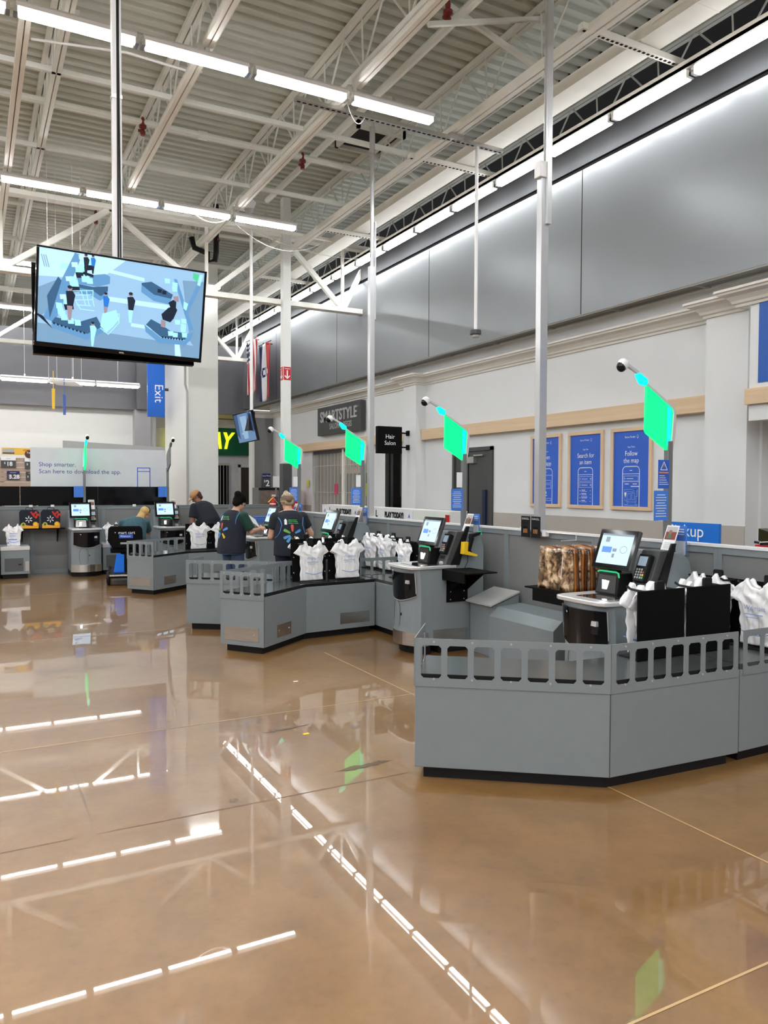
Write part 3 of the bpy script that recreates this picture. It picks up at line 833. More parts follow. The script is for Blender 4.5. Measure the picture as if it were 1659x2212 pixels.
    MB().tube([(.345, -.05, 1.0), (.348, -.04, 1.03), (.35, -.02, 1.036), (.35, .14, 1.036), (.348, .165, 1.028)], .006, 6).build('green_light', LEDG, t)
    MB().box(.318, .3205, .055, .09, .91, .975).build('hood_highlight', HILITE, t)  # glowing patch stands in for the white highlight on the hood
    # tilted touch screen
    th = math.radians(20); F = fr((.36, .06, 1.055), (0, -1, 0), (math.sin(th), 0, math.cos(th)))
    MB(F).prism([(-.19, 0), (.19, 0), (.19, .30), (-.19, .30)], -.035, 0).build('screen_housing', DG, t, bevel=.008)
    fm = MB(F).rect(-.185, .004, .185, .296, .0015).build('bezel', BKG, t)
    s = MB(F); s.rect(-.155, .035, .155, .265, .0025, SCR)
    s.rect(-.155, .25, .155, .265, .003, SCRG).rect(-.125, .12, -.03, .165, .003, SCRB).rect(-.11, .20, -.07, .24, .003, SCRG).rect(-.02, .13, .02, .155, .003, SCRG).rect(-.015, .085, .01, .115, .003, SCRG)
    for k in range(14): 
        a0, a1 = 2*PI*k/14, 2*PI*(k+.7)/14
        s.line([(.085+.033*math.cos(a0), .15+.026*math.sin(a0)), (.085+.033*math.cos(a1), .15+.026*math.sin(a1))], .005, .003, SCRG)
    s.build('display', SCR, t)
    MB().box(.385, .44, .02, .10, .99, 1.09).build('screen_neck', BK, t)
    # slanted black side board with the card reader
    MB().prism([(.46, .868), (.64, 1.25), (.68, 1.25), (.56, .868)], -.262, -.245, 'y').build('black_fin', BK, t)
    MB().prism([(.40, .868), (.54, 1.2), (.66, 1.2), (.52, .868)], -.245, -.08, 'y').build('reader_board', DG, t, bevel=.006)
    th2 = math.radians(22); F2 = fr((.42, -.165, .98), (0, -1, 0), (math.sin(th2), 0, math.cos(th2)))
    cr = MB(F2).prism([(-.05, 0), (.05, 0), (.05, .205), (-.05, .205)], -.03, .02).build('card_reader', BK, t, bevel=.006)
    k_ = MB(F2).rect(-.038, .115, .038, .185, .021, SCRG)
    for i in range(3):
        for q in range(4): k_.rect(-.036+.022*i, .02+.02*q, -.022+.022*i, .034+.02*q, .0225, GL)
    for q, mm in enumerate((LEDG, YEL, RED)): k_.rect(.026, .02+.02*q, .04, .034+.02*q, .0225, mm)
    k_.build('keypad', GL, cr)
    F3 = fr((.402, -.165, .875), (0, -1, 0), (math.sin(th2), 0, math.cos(th2)))
    pr_ = MB(F3).rect(-.045, .055, .03, .085, .003, BK).build('receipt_slot', BK, t)
    MB(F3).ell((0, .01, .0), (.035, .02, .02)).build('receipt_cup', GL, pr_, smooth=True)
    return t
K0 = kiosk_proto()
kios = [((3.74, 4.12, 0), 0, 'grey self checkout kiosk behind the large foreground counter'),
        ((3.74, 6.70, 0), 0, 'grey self checkout kiosk whose front curves between angled counter and partition'),
        ((3.74, 9.22, 0), 0, 'grey self checkout kiosk right of the grey-haired worker'),
        ((3.74, 11.48, 0), 0, 'grey self checkout kiosk that the dark-haired worker reaches towards'),
        ((1.84, 14.76, 0), PI/2, 'grey self checkout kiosk beside the fruit-print bags, facing the viewer'),
        ((3.37, 14.76, 0), PI/2, 'grey self checkout kiosk beside the woman in the cart, facing the viewer'),
        ((.16, 14.76, 0), PI/2, 'grey self checkout kiosk cut off by the left edge')]
for i, (p, rz, l) in enumerate(kios):
    o = K0 if i == 0 else dup(K0, p, rz)
    o.location = p; o.rotation_euler = (0, 0, rz); tag(o, l, 'checkout kiosk', 'self checkout kiosks')

# small things standing on each kiosk: notice card and leaflet holder
def card_proto():
    t = thing('notice_card', 'x', 'card')
    th = math.radians(22); F = fr((0, 0, 0), (0, -1, 0), (math.sin(th), 0, math.cos(th)))
    MB(F).box(-.055, .055, 0, .20, -.002, .001).build('card', WH, t)
    b = MB(F).rect(-.048, .09, .048, .19, .002, mat('photo_red', (.22, .03, .03), .5)).rect(-.048, .15, .048, .19, .0025, GL)
    b.poly([(-.03, .10), (.01, .10), (.005, .13), (-.02, .135)], .003, mat('photo_green', (.03, .18, .08), .5)).disc(-.008, .148, .016, .003, SKIND)
    for k in range(4): b.rect(-.035, .025+.013*k, .035, .028+.013*k, .002, GL)
    b.build('printed_photo', WH, t)
    return t
def holder_proto():
    t = thing('leaflet_holder', 'x', 'leaflet holder')
    b = MB()
    for a in ((-.05, .05, -.002, .002, 0, .17), (-.05, .05, .036, .04, 0, .10), (-.05, -.047, 0, .04, 0, .10), (.047, .05, 0, .04, 0, .10), (-.05, .05, 0, .04, 0, .004)): b.box(*a)
    b.F = None; b.build('clear_pocket', CLEAR, t)
    b = MB().box(-.044, .044, .008, .02, .01, .22, BLUEL).rect(0, 0, 0, 0)
    b.box(-.044, .044, .006, .008, .01, .11, WH)
    for k in range(3): b.box(-.03, .03, .0045, .006, .155+.018*k, .162+.018*k, WH)
    b.build('leaflets', BLUEL, t)
    return t
cd = card_proto(); hd = holder_proto()
KN = ['nearest kiosk', 'kiosk before the angled counter', 'kiosk right of the grey-haired worker', 'kiosk of the dark-haired worker', 'far kiosk beside the fruit-print bags', 'far kiosk behind the woman in the cart', 'far kiosk cut by the left edge']
for i, (p, rz, l) in enumerate(kios):
    R = Matrix.Rotation(rz, 3, 'Z'); q = R @ Vector((.68, -.17, 1.187)) + Vector(p)
    o = cd if i == 0 else dup(cd, q, rz)
    o.location = q; o.rotation_euler = (0, 0, rz); tag(o, 'white notice card on the ' + KN[i], 'card', 'notice cards on the kiosks')
    if i < 4:
        q = R @ Vector((.80, -.19, 1.15)) + Vector(p)
        h = hd if i == 0 else dup(hd, q, rz-PI/2)
        h.location = q; h.rotation_euler = (0, 0, rz-PI/2); tag(h, 'clear holder with blue leaflets on the ' + KN[i], 'leaflet holder', 'clear leaflet holders')

# ---- signal masts with camera arm
def mast_proto():
    t = thing('signal_mast', 'x', 'signal light')
    MB().box(-.025, .025, -.022, .022, 0, 2.0).build('post', mat('mast_grey', (.20, .21, .215), .4, metal=.3), t, bevel=.004)
    MB().prism([(-.245, 2.40), (.02, 2.245), (.03, 2.21), (.005, 1.93), (-.015, 1.925), (-.235, 2.05), (-.25, 2.07)], -.013, .013, 'y').build('light_panel', GRN, t)
    MB().prism([(.015, 2.235), (-.0, 1.945), (-.035, 1.965), (-.03, 2.265)], -.0135, .0135, 'y').build('bright_edge', GRNC, t)
    MB().prism([(-.26, 2.425), (.03, 2.265), (.055, 2.235), (.06, 2.15), (.055, 2.08), (.045, 2.0), (.03, 1.93), (.005, 1.90), (.005, 1.93), (.03, 2.21), (.02, 2.245), (-.245, 2.40)], -.02, .02, 'y').build('rim', SILV, t, bevel=.003)
    MB().prism([(-.345, 2.475), (-.33, 2.492), (-.25, 2.452), (-.24, 2.42), (-.262, 2.40), (-.30, 2.41)], -.022, .022, 'y').build('small_light', GRNC, t, bevel=.006)
    MB().bar((-.30, 0, 2.475), (-.46, 0, 2.552), .022, .022).build('arm', SILV, t)
    h = MB().ell((-.48, 0, 2.54), (.045, .036, .045)).build('camera_head', WHITE, t, smooth=True)
    MB().ell((-.495, 0, 2.525), (.04, .032, .04)).build('camera_lens', BKG, h, smooth=True)
    return t
M0 = mast_proto()
ms_ = [((4.675, 4.17, 0), 0, 'glowing green signal light on its mast, tallest in the view, before the posters'),
       ((4.675, 6.93, 0), 0, 'glowing green signal light on its mast in front of the charcoal door'),
       ((4.675, 9.37, 0), 0, 'glowing green signal light on its mast below the black salon sign'),
       ((4.675, 11.65, 0), 0, 'glowing green signal light on its mast beside the narrow white column'),
       ((1.91, 15.655, 0), PI/2, 'glowing green signal light seen edge-on before the white app sign')]
for i, (p, rz, l) in enumerate(ms_):
    o = M0 if i == 0 else dup(M0, p, rz)
    o.location = p; o.rotation_euler = (0, 0, rz); tag(o, l, 'signal light', 'signal masts of the kiosks')
# unlit mast on the far right kiosk
MU = dup(M0, (3.47, 15.655, 0), PI/2, 'unlit grey signal mast seen edge-on beside the wide white column', 'signal masts of the kiosks', skip=('bright_edge',))
for c in kids(MU):
    if c.name.startswith(('light_panel', 'small_light')):
        c.data = c.data.copy(); c.data.materials.clear(); c.data.materials.append(MATS['mast_grey'])
MU['category'] = 'signal light'
# leaflets hung on the masts
def sheet(name, label, cat, F, w_, h_, base, lines, extra=None):
    b = MB(F); b.box(-w_/2, w_/2, 0, h_, -.002, .001, base)
    for k, (y, l) in enumerate(lines): b.rect(-l/2, y, l/2, y+.005, .002, WH)
    if extra: extra(b)
    o = b.build(name, base)
    return tag(o, label, cat)
LB2 = mat('leaflet_text_blue', (.35, .5, .9), .5)
def mast_sheets(x, y, who, warn):
    sheet('blue_leaflet', 'blue text leaflet hanging on the ' + who, 'leaflet', faceY(x-.105, y-.03, 1.40), .145, .225, BLUEL, [(.19-.02*k, .11 if k % 3 else .085) for k in range(9)])
    if warn:
        def ex(b):
            b.line([(-.035, .14), (.035, .14), (0, .20)], .006, .002, WH, True); b.rect(-.003, .162, .003, .183, .002, ORNG); b.rect(-.05, .115, .05, .125, .002, ORNG)
            for k in range(5): b.rect(-.05, .03+.016*k, .05-.01*k, .034+.016*k, .002, WH)
        sheet('warning_sign', 'small blue warning sign with a white triangle on the ' + who, 'sign', faceY(x-.08, y-.03, 1.64), .115, .215, BLUE, [], ex)
    else:
        sheet('white_notice', 'white paper notice hanging on the ' + who, 'notice', faceY(x-.075, y-.03, 1.64), .07, .16, WH, [])
mast_sheets(4.675, 4.17, 'nearest signal mast', True)
mast_sheets(4.675, 6.93, 'mast before the charcoal door', False)
mast_sheets(4.675, 9.37, 'mast below the salon sign', False)
mast_sheets(4.675, 11.65, 'mast beside the narrow column', False)
for x, l in ((1.87, 'mast before the app sign'), (3.43, 'unlit far mast')):
    sheet('blue_leaflet', 'blue leaflet hanging on the ' + l, 'leaflet', faceY(x-.07, 15.60, 1.42), .17, .21, BLUEL, [])

# ---- black shelves bracketed to the kiosks
def shelf(label, x, y, s, depth=.46):
    t = thing('black_shelf', label, 'shelf', (x, y, 0))
    MB().prism([(0, 0), (.33, 0), (.33, s*depth), (0, s*depth)], .822, .834).build('tray', BKM, t)
    MB().box(-.001, .012, min(0, s*depth*.85), max(0, s*depth*.85), .73, .833).build('front_lip', BKM, t)
    b = MB()
    for xx in (.08, .27): b.prism([(0, .822), (s*depth*.75, .822), (0, .60)], xx, xx+.012, 'x')
    b.box(.05, .30, min(0, s*.006), max(0, s*.006), .50, .82)
    b.build('bracket', BKM, t)
    b = MB()
    for xx in (.09, .25):
        for zz in (.52, .60): b.box(xx, xx+.012, s*.006-.002, s*.006+.002, zz, zz+.012)
    b.build('bracket_bolts', STEEL, t)
    return t
shelf('empty black shelf on the side of the kiosk before the angled counter', 4.10, 6.445, -1)
shelf('black shelf holding the camouflage bags beside the nearest kiosk', 4.02, 4.375, 1, .68)
# ================================================================ BAG RACKS AND PLASTIC BAGS
def rack_proto():
    """bags hang on the -y side of the upright plate"""
    t = thing('bag_rack', 'x', 'bag rack')
    MB().box(-.20, .20, 0, .012, .0, .425).build('back_plate', BKM, t, bevel=.003)
    MB().box(-.17, .17, -.17, .012, 0, .008).build('base_plate', BK, t)
    MB().prism([(-.035, .40), (.035, .40), (.035, .465), (.028, .475), (-.028, .475), (-.035, .465)], -.02, .0, 'y').build('centre_tab', BK, t)
    for s in (-1, 1):
        MB().tube([(s*.13, .0, .415), (s*.13, -.12, .42), (s*.13, -.15, .435)], .008, 6).build('arm', BK, t)
    b = MB()
    for s in (-1, 1):
        for z in (.10, .27): b.tube([(s*.185, -.001, z), (s*.185, -.006, z)], .006, 6)
    b.build('plate_screws', SILV, t)
    return t
def bag_mesh(seed, w=.145, sleeve=.21, h=.39, depth=.035, puff=1.):
    """thin t-shirt bag stack hanging from its handles; hangs in front (-y) of y=0"""
    r = random.Random(seed); b = MB(); nu, nv = 25, 30
    ph = [r.uniform(0, 6.28) for _ in range(8)]
    def wr(u, v, s):
        return (.010*math.sin(9*u+5*v+ph[0])*math.sin(6*v+ph[1]) + .006*math.sin(23*u+ph[2]+3*v) + .004*math.sin(31*v+8*u+ph[3]))*(.4+v)*s
    def hw(v):
        if v < .70: return w*(1+.06*math.sin(4*v+ph[4]))*(1-.06*(1-v/.7))
        if v < .80: return w+(sleeve-w)*((v-.70)/.10)**.8
        return sleeve*(1-.25*(v-.80)/.20)
    def topz(u):
        # handles rise at |u|=.55, dip in the centre
        return 1.0 + .11*math.exp(-((abs(u)-.55)/.13)**2) - .07*math.exp(-(u/.25)**2) + .015*math.sin(17*u+ph[5]) - .05*max(0, abs(u)-.8)/.2
    for side in (0, 1):
        g = []
        for j in range(nv+1):
            v = j/nv; row = []
            for i in range(nu):
                u = -1+2*i/(nu-1); x = hw(v)*u
                z = h*v*(topz(u) if v > .7 else 1)
                if v > .7: z = h*(v + (topz(u)-1)*(v-.7)/.3)
                th = depth*math.sqrt(max(0., 1-u*u))*puff*(.35+.65*min(1, v*1.6))*(1 if v < .85 else .8)
                y = -.045 - (th if side else -th*.3) + wr(u, v, 1 if side else .3)
                row.append(b.pt((x+.004*math.sin(20*v+ph[6]), y, z)))
            g.append(row)
        for j in range(nv):
            for i in range(nu-1):
                q = (g[j][i], g[j][i+1], g[j+1][i+1], g[j+1][i])
                b.face(q if side else q[::-1])
        if side:
            for j in range(nv):
                b.face((g[j][0], G0[j][0], G0[j+1][0], g[j+1][0])); b.face((g[j][-1], g[j+1][-1], G0[j+1][-1], G0[j][-1]))
            for i in range(nu-1):
                b.face((g[0][i], g[0][i+1], G0[0][i+1], G0[0][i])); b.face((g[-1][i], G0[-1][i], G0[-1][i+1], g[-1][i+1]))
        else: G0 = g
    b.keep = False
    return b
def bag_proto(seed, bold):
    t = thing('plastic_bag', 'x', 'plastic bag')
    bag_mesh(seed).build('bag_body', BAG, t, smooth=True)
    F = faceY(0, -.0955, 0); mm = BAGD if bold else BAGB
    b = MB(F)
    b.text('Walmart', .0, .245, .042, .0, mm)
    b.rect(-.07, .20, .06, .206, 0, mm); b.rect(-.06, .18, .03, .184, 0, mm)
    for k in range(10): b.line([(-.09+.02*k, .09-.02*math.sin(PI*k/10)), (-.07+.02*k, .09-.02*math.sin(PI*(k+1)/10))], .008, 0, mm)
    if bold: b.rect(-.10, .12, .07, .135, 0, mm).rect(-.12, .05, -.09, .075, 0, mm)
    b.build('print', mm, t)
    return t
RK = rack_proto(); BP = [bag_proto(11, False), bag_proto(23, False), bag_proto(5, True)]
# position, rotation (bag side is -y), rack label, bag label, bag style
racks = [
 ((3.72, 3.36, .60), PI, 'left of the two black plates in the right foreground', 'on the left foreground rack, its side showing past the black plate', 2),
 ((4.145, 3.36, .60), PI, 'right of the two black plates in the right foreground', 'on the second foreground rack, mostly behind the black plate', 0),
 ((4.62, 3.26, .60), -PI/2, 'at the right edge, turned sideways before the partition', 'with bold blue print at the right edge', 2),
 ((4.62, 3.655, .60), -PI/2, 'sideways before the partition, next to the nearest kiosk', 'bunched on the sideways rack next to the nearest kiosk', 1),
 ((3.29, 7.90, .60), 0, 'left one on the angled counter', 'on the left rack of the angled counter', 0),
 ((3.73, 7.93, .60), 0, 'right one on the angled counter', 'on the right rack of the angled counter', 1),
 ((4.42, 7.66, .60), -PI/2, 'beside the kiosk with the yellow scanner', 'beside the kiosk with the yellow scanner', 0),
 ((3.50, 8.50, .60), PI, 'behind the grey-haired worker, back plate to the viewer', 'hanging beside the hip of the grey-haired worker', 1),
 ((3.93, 8.50, .60), PI, 'hidden behind the right rack of the angled counter', 'behind the right rack of the angled counter', 0),
 ((4.62, 8.37, .60), -PI/2, 'sideways before the partition, right of the clustered handles', 'with many handles, right one before the partition', 1),
 ((4.62, 8.77, .60), -PI/2, 'sideways before the partition, left of the clustered handles', 'with many handles, left one before the partition', 0),
 ((3.29, 12.66, .60), 0, 'left one on the small far counter', 'on the left rack of the far counter', 1),
 ((3.70, 12.68, .60), 0, 'right one on the far counter, beside the dark-haired worker', 'beside the shoulder of the dark-haired worker', 0)]
used = {0: 0, 1: 0, 2: 0}
for i, (p, rz, rl, bl, sty) in enumerate(racks):
    o = RK if i == 0 else dup(RK, p, rz)
    o.location = p; o.rotation_euler = (0, 0, rz)
    tag(o, 'black bag rack ' + rl, 'bag rack', 'black bag racks')
    P = BP[sty]; n = 2 if i in (0, 1, 2, 3, 5, 9, 10) else 1
    for k in range(n):
        R = Matrix.Rotation(rz, 3, 'Z'); q = Vector(p) + R @ Vector((.012*k*(-1)**i, -.014-.07*k, .016+.012*k))
        if k: PP = BP[(sty+1) % 2]
        else: PP = P
        ix = BP.index(PP)
        b = PP if used[ix] == 0 else dup(PP, q, rz)
        used[ix] += 1
        b.location = q; b.rotation_euler = (0, 0, rz+.05*math.sin(7*i+k))
        tag(b, 'white plastic bag ' + (bl if k == 0 else 'in front, ' + bl.replace(' before the partition', '').replace('next to the nearest kiosk', 'by the kiosk').replace('on the left foreground rack, its side showing past the black plate', 'on the left foreground rack')), 'plastic bag', 'white plastic bags on the racks')

# ---- low stands with bags at the far wall
def stand(label, x, y, w_):
    t = thing('bag_stand', label, 'cabinet', (x, y, 0))
    MB().box(-w_/2, w_/2, 0, .68, .08, .50).build('body', G, t, bevel=.004)
    MB().box(-w_/2-.005, w_/2+.005, -.01, .68, .50, .565).build('top', SILV, t, bevel=.004)
    MB().box(-w_/2+.03, w_/2-.03, .04, .68, 0, .08).build('plinth', BK, t)
    d_ = MB().box(-w_/2+.06, w_/2-.10, -.006, 0, .13, .36).build('door', GD, t)
    MB().box(w_/2-.18, w_/2-.13, -.01, -.006, .24, .26).build('latch', BK, d_)
    MB().box(w_/2-.07, w_/2-.01, -.006, 0, .13, .30).build('kick_plate', STEEL, t)
    return t
stand('low grey cabinet under a hanging white bag near the left edge', .68, 15.0, .46)
stand('low grey cabinet under the white bag between the far kiosks', 2.42, 15.0, .56)
for x, y, l in ((.66, 15.22, 'white plastic bag with blue print hanging near the left edge'), (2.33, 15.22, 'white plastic bag hanging between the two far kiosks')):
    b = dup(BP[2], (x, y, .57), 0, l, 'white plastic bags at the far wall')
    b.scale = (.82, 1, .90)
t = thing('black_shelf', 'black shelf under the two fruit-print bags on the far wall', 'shelf', (1.02, 15.35, .84))
MB().box(-.38, .52, 0, .34, 0, .014).build('tray', BKM, t)
b = MB()
for x in (-.2, .4): b.prism([(.34, 0), (.05, 0), (.34, -.25)], x, x+.012, 'x')
b.build('bracket', BKM, t)
# fruit print shopping bags
def fruit_bag(x, label):
    t = thing('shopping_bag', label, 'shopping bag', (x-.05, 15.42, .856))
    MB().prism([(-.155, 0), (.155, 0), (.165, .30), (.12, .345), (-.13, .345), (-.165, .30)], -.04, .05, 'y').build('bag_body', NAVY, t, bevel=.01)
    F = faceY(0, -.0405, 0); b = MB(F)
    rr = random.Random(3)
    O1 = MATS['orange']; 
    b.poly([(-.15, .005), (.15, .005), (.155, .10), (.05, .05), (-.15, .08)], .001, mat('fruit_gold', (.85, .40, .03), .5) if 'fruit_gold' not in MATS else MATS['fruit_gold'])
    for k in range(9): b.disc(.03+.125*rr.random(), .20+.11*rr.random(), .022, .0015+.0002*k, RED if k % 2 else mat('berry_%d' % k, (.5, .05, .03), .4))
    b.poly([(-.16, .12), (-.16, .30), (.0, .32), (.08, .2), (.06, .1)], .003, NAVY)
    b.disc(-.10, .075, .04, .0035, mat('avocado', (.45, .5, .08), .5) if 'avocado' not in MATS else MATS['avocado']).disc(-.10, .075, .02, .004, mat('stone', (.1, .06, .02), .5) if 'stone' not in MATS else MATS['stone'])
    b.disc(.10, .08, .045, .0035, ORNG).disc(.10, .08, .035, .004, YEL)
    for k in range(6):
        a = PI/2+k*PI/3; b.line([(-.01+.025*math.cos(a), .17+.025*math.sin(a)), (-.01+.058*math.cos(a), .17+.058*math.sin(a))], .014, .005, WH)
    b.build('printed_front', NAVY, t)
    MB().tube([(-.06, -.03, .34), (-.05, -.03, .385), (.05, -.03, .385), (.06, -.03, .34)], .006, 5).build('handle', BK, t)
    return t
fruit_bag(.985, 'dark shopping bag with printed fruit, left of the pair')
fruit_bag(1.345, 'dark shopping bag with printed fruit, right of the pair')
for i, x in enumerate((.98, 1.35, 2.83)):
    tag(MB().box(x-.03, x+.03, 15.675, 15.69, 1.235, 1.28).build('price_clip', CREAM, loc=(x, 15.68, 1.235)), 'small cream clip on the far partition, %s from the left' % ORD[i], 'clip', 'cream clips on the far partition')

# ---- stack of camouflage bags on the near shelf
rr = random.Random(4)
for k in range(16):
    x = 4.06+.028*k
    b = MB(); n = 9; rows_ = []
    for j in range(n+1):
        v = j/n; ring = []
        for i in range(n+1):
            u = i/n
            ring.append((x+.006*math.sin(5*u+3*v+k)+.003*math.sin(PI*v)*math.sin(PI*u), 4.53+.40*u*(1-.06*v)+.012*v, .836+.33*v+.008*math.sin(8*u+k)*v))
        rows_.append(ring)
    g = [[b.pt(p) for p in r] for r in rows_]; g2 = [[b.pt((p[0]+.018, p[1], p[2])) for p in r] for r in rows_]
    for j in range(n):
        for i in range(n):
            b.face((g[j][i], g[j][i+1], g[j+1][i+1], g[j+1][i])); b.face((g2[j][i], g2[j+1][i], g2[j+1][i+1], g2[j][i+1]))
        b.face((g[j][0], g2[j][0], g2[j+1][0], g[j+1][0])); b.face((g[j][n], g[j+1][n], g2[j+1][n], g2[j][n]))
    for i in range(n):
        b.face((g[n][i], g[n][i+1], g2[n][i+1], g2[n][i])); b.face((g[0][i], g2[0][i], g2[0][i+1], g[0][i+1]))
    m = CAMO if k == 0 else (BRN if k % 3 == 1 else (BRND if k % 3 == 2 else CAMO))
    o = b.build('camouflage_bag', m, loc=(x, 4.53, .836), smooth=True)
    tag(o, 'brown camouflage bag at the front of the stack' if k == 0 else 'amber brown bag, %s behind the front one in the stack' % (ORD[k-1]), 'bag', 'stacked camouflage bags')
b = MB().tube([(4.045, 4.62, 1.12), (4.042, 4.64, .93)], .003, 5)
tag(b.build('plastic_tag', WHITE), 'white plastic tag string on the front camouflage bag', 'tag')
# battery packs hanging on a rod at the partition
for i, (y, l) in enumerate(((5.88, 'left'), (5.73, 'right'))):
    t = thing('battery_pack', 'black battery blister pack, %s one on the rod' % l, 'battery pack', (4.68, y, 1.17))
    MB(faceX(0, 0, 0)).box(-.065, .065, 0, .20, -.004, .002).build('card', BK, t)
    b = MB(faceX(0, 0, 0)).text('DURACELL', 0, .175, .026, .003, WH, sx=.85)
    for q in range(3): b.rect(-.03+.022*q, .04, -.015+.022*q, .08, .003, mat('copper_%d%d' % (i, q), (.6, .3, .12), .3, metal=.6)); b.rect(-.03+.022*q, .08, -.015+.022*q, .10, .003, BKG)
    b.build('printed_front', WH, t)
t = thing('display_rod', 'white metal display rod fixed along the top of the partition', 'rod', (4.73, 5.2, 1.23))
MB().tube([(-.03, 0, .0), (-.03, .62, .0)], .006, 6).build('rod', SILV, t)
MB().tube([(-.03, 0, 0), (-.03, 0, -.05), (-.2, 0, -.05)], .005, 6).build('hook', SILV, t)
MB().box(-.04, .0, .40, .45, -.04, .012).build('clamp', WHITE, t)
# hand scanner on kiosk two
t = thing('hand_scanner', 'black and yellow hand scanner in a holder beside the kiosk', 'scanner', (4.36, 6.425, .98))
MB().prism([(-.02, .0), (.05, .0), (.03, .04), (.07, .16), (.03, .17), (-.01, .03)], -.06, -.02, 'y').build('grip', BK, t, bevel=.006)
MB().prism([(.02, .15), (.14, .19), (.15, .22), (.03, .20)], -.065, -.015, 'y').build('scan_head', BK, t, bevel=.006)
MB().box(.125, .152, -.06, -.02, .188, .222).build('scan_window', LEDG, t)
MB().prism([(-.07, .0), (.09, -.03), (.10, -.01), (-.02, .03), (-.01, .12), (-.06, .12)], -.075, -.01, 'y').build('holder', YEL, t, bevel=.004)
MB().tube([(.0, -.04, .0), (.0, -.04, -.08), (-.03, -.035, -.14)], .004, 5).build('cord', BK, t)
t = thing('hand_scanner', 'yellow and black hand scanner left of the nearest screen', 'scanner', (4.34, 4.40, .98))
MB().prism([(-.02, .0), (.05, .0), (.03, .04), (.06, .14), (.02, .15), (-.01, .03)], -.02, .03, 'y').build('grip', BK, t, bevel=.006)
MB().prism([(-.06, -.01), (.06, -.01), (.06, .01), (-.06, .02)], -.03, .05, 'y').build('holder', YEL, t, bevel=.004)
# low covers between the two near kiosks
t = thing('cable_cover', 'low grey metal cover with a raised sloping lid along the partition', 'cover', (4.30, 5.08, 0))
MB().prism([(.05, 0), (.42, 0), (.42, .52), (.15, .50), (.05, .42)], 0, .92, 'y').build('lower_box', G, t, bevel=.004)
MB().prism([(.12, 0), (.42, 0), (.42, .60), (.12, .50)], .94, 1.34, 'y').build('upper_box', G, t, bevel=.004)
MB().prism([(.07, .50), (.42, .615), (.42, .63), (.07, .515)], .925, 1.35, 'y').build('sloping_lid', GL, t)
# small cream price clip
tag(MB().box(4.71, 4.745, 5.93, 6.0, 1.238, 1.262).build('price_clip', CREAM, loc=(4.72, 5.95, 1.238)), 'small cream clip on the partition left of the battery packs', 'clip')
# ================================================================ HANGING SCREENS
def put(t, M4):
    t.matrix_world = M4; t.location = M4.to_translation(); t.rotation_euler = M4.to_euler(); return t
t = thing('hanging_screen', 'large black television hanging from the ceiling, showing the checkout area from above', 'television')
b = MB()
for a in ((-.618, .618, .342, .357), (-.618, .618, -.357, -.325), (-.618, -.600, -.325, .342), (.600, .618, -.325, .342)): b.box(a[0], a[1], a[2], a[3], -.03, .012)
b.build('bezel', BKG, t, bevel=.003)
MB().box(-.60, .60, -.33, .345, -.05, -.003).build('back_shell', BK, t)
W_, H_ = .600, .325
def sc(x, y): return ((x-.5)*2*W_, .342-(y)*(.342+.325))        # 0..1 across, 0..1 down
c_floor = glow('picture_floor', (.33, .56, .80), .9); c_fl2 = glow('picture_floor_light', (.50, .78, 1.0), 1.); c_ct = glow('picture_counter', (.14, .36, .66), .8)
c_ct2 = glow('picture_counter_top', (.05, .15, .30), .7); c_cy = glow('picture_cyan', (.40, .85, .98), .95); c_dk = glow('picture_dark', (.012, .025, .06), .5)
c_sh = glow('picture_shade', (.22, .40, .60), .8); c_gr = glow('picture_green', (.10, .70, .35), .8); c_bl = glow('picture_blue', (.02, .22, .75), .8); c_fx = glow('picture_skin', (.45, .35, .4), .7)
p = MB(); Z = [0.0]
def P_(pts, m, dz=.0004):
    Z[0] += dz; p.poly([sc(*q) for q in pts], Z[0], m)
def LN(pts, w_, m):
    Z[0] += .0004; p.line([sc(*q) for q in pts], w_, Z[0], m)
P_([(0, 0), (1, 0), (1, 1), (0, 1)], c_floor)
P_([(0, 0), (.5, 0), (.35, .25), (0, .3)], c_fl2); P_([(.4, .42), (.8, .42), (.8, .48), (.4, .47)], c_fl2); P_([(.4, .12), (.62, .16), (.62, .20), (.4, .16)], c_fl2); P_([(.55, .68), (.7, .69), (.7, .73), (.55, .72)], c_fl2)
P_([(.0, .80), (1, .86), (1, 1), (0, 1)], c_sh); P_([(.86, .12), (1, .1), (1, .95), (.93, .8)], c_sh); P_([(.83, .80), (.86, .80), (.88, 1), (.84, 1)], c_fl2); P_([(.0, .42), (.12, .3), (.1, .6), (0, .75)], c_sh)
# left run of counters seen from above
P_([(.20, .0), (.24, .02), (.10, .78), (.03, .74)], c_ct); P_([(.05, .50), (.11, .28), (.13, .32), (.07, .74)], c_ct2); P_([(.0, .70), (.03, .72), (.09, .85), (.0, .72)], c_dk)
P_([(.08, .78), (.30, .88), (.38, .78), (.34, .66), (.24, .74), (.10, .72)], c_ct2); P_([(.08, .78), (.29, .86), (.29, .93), (.09, .84)], c_ct); P_([(.29, .86), (.38, .76), (.385, .82), (.29, .93)], c_ct)
P_([(.22, .25), (.38, .18), (.41, .20), (.41, .28), (.34, .33), (.22, .33)], c_ct); P_([(.22, .33), (.31, .34), (.40, .31), (.40, .40), (.355, .46), (.30, .42), (.22, .40)], c_ct2); P_([(.235, .37), (.31, .38), (.36, .43), (.40, .36), (.40, .42), (.355, .48), (.31, .44), (.235, .43)], c_ct)
for k in range(9): P_([(.09+.022*k, .775+.0085*k), (.10+.022*k, .78+.0085*k), (.10+.022*k, .80+.0085*k), (.09+.022*k, .795+.0085*k)], c_dk)
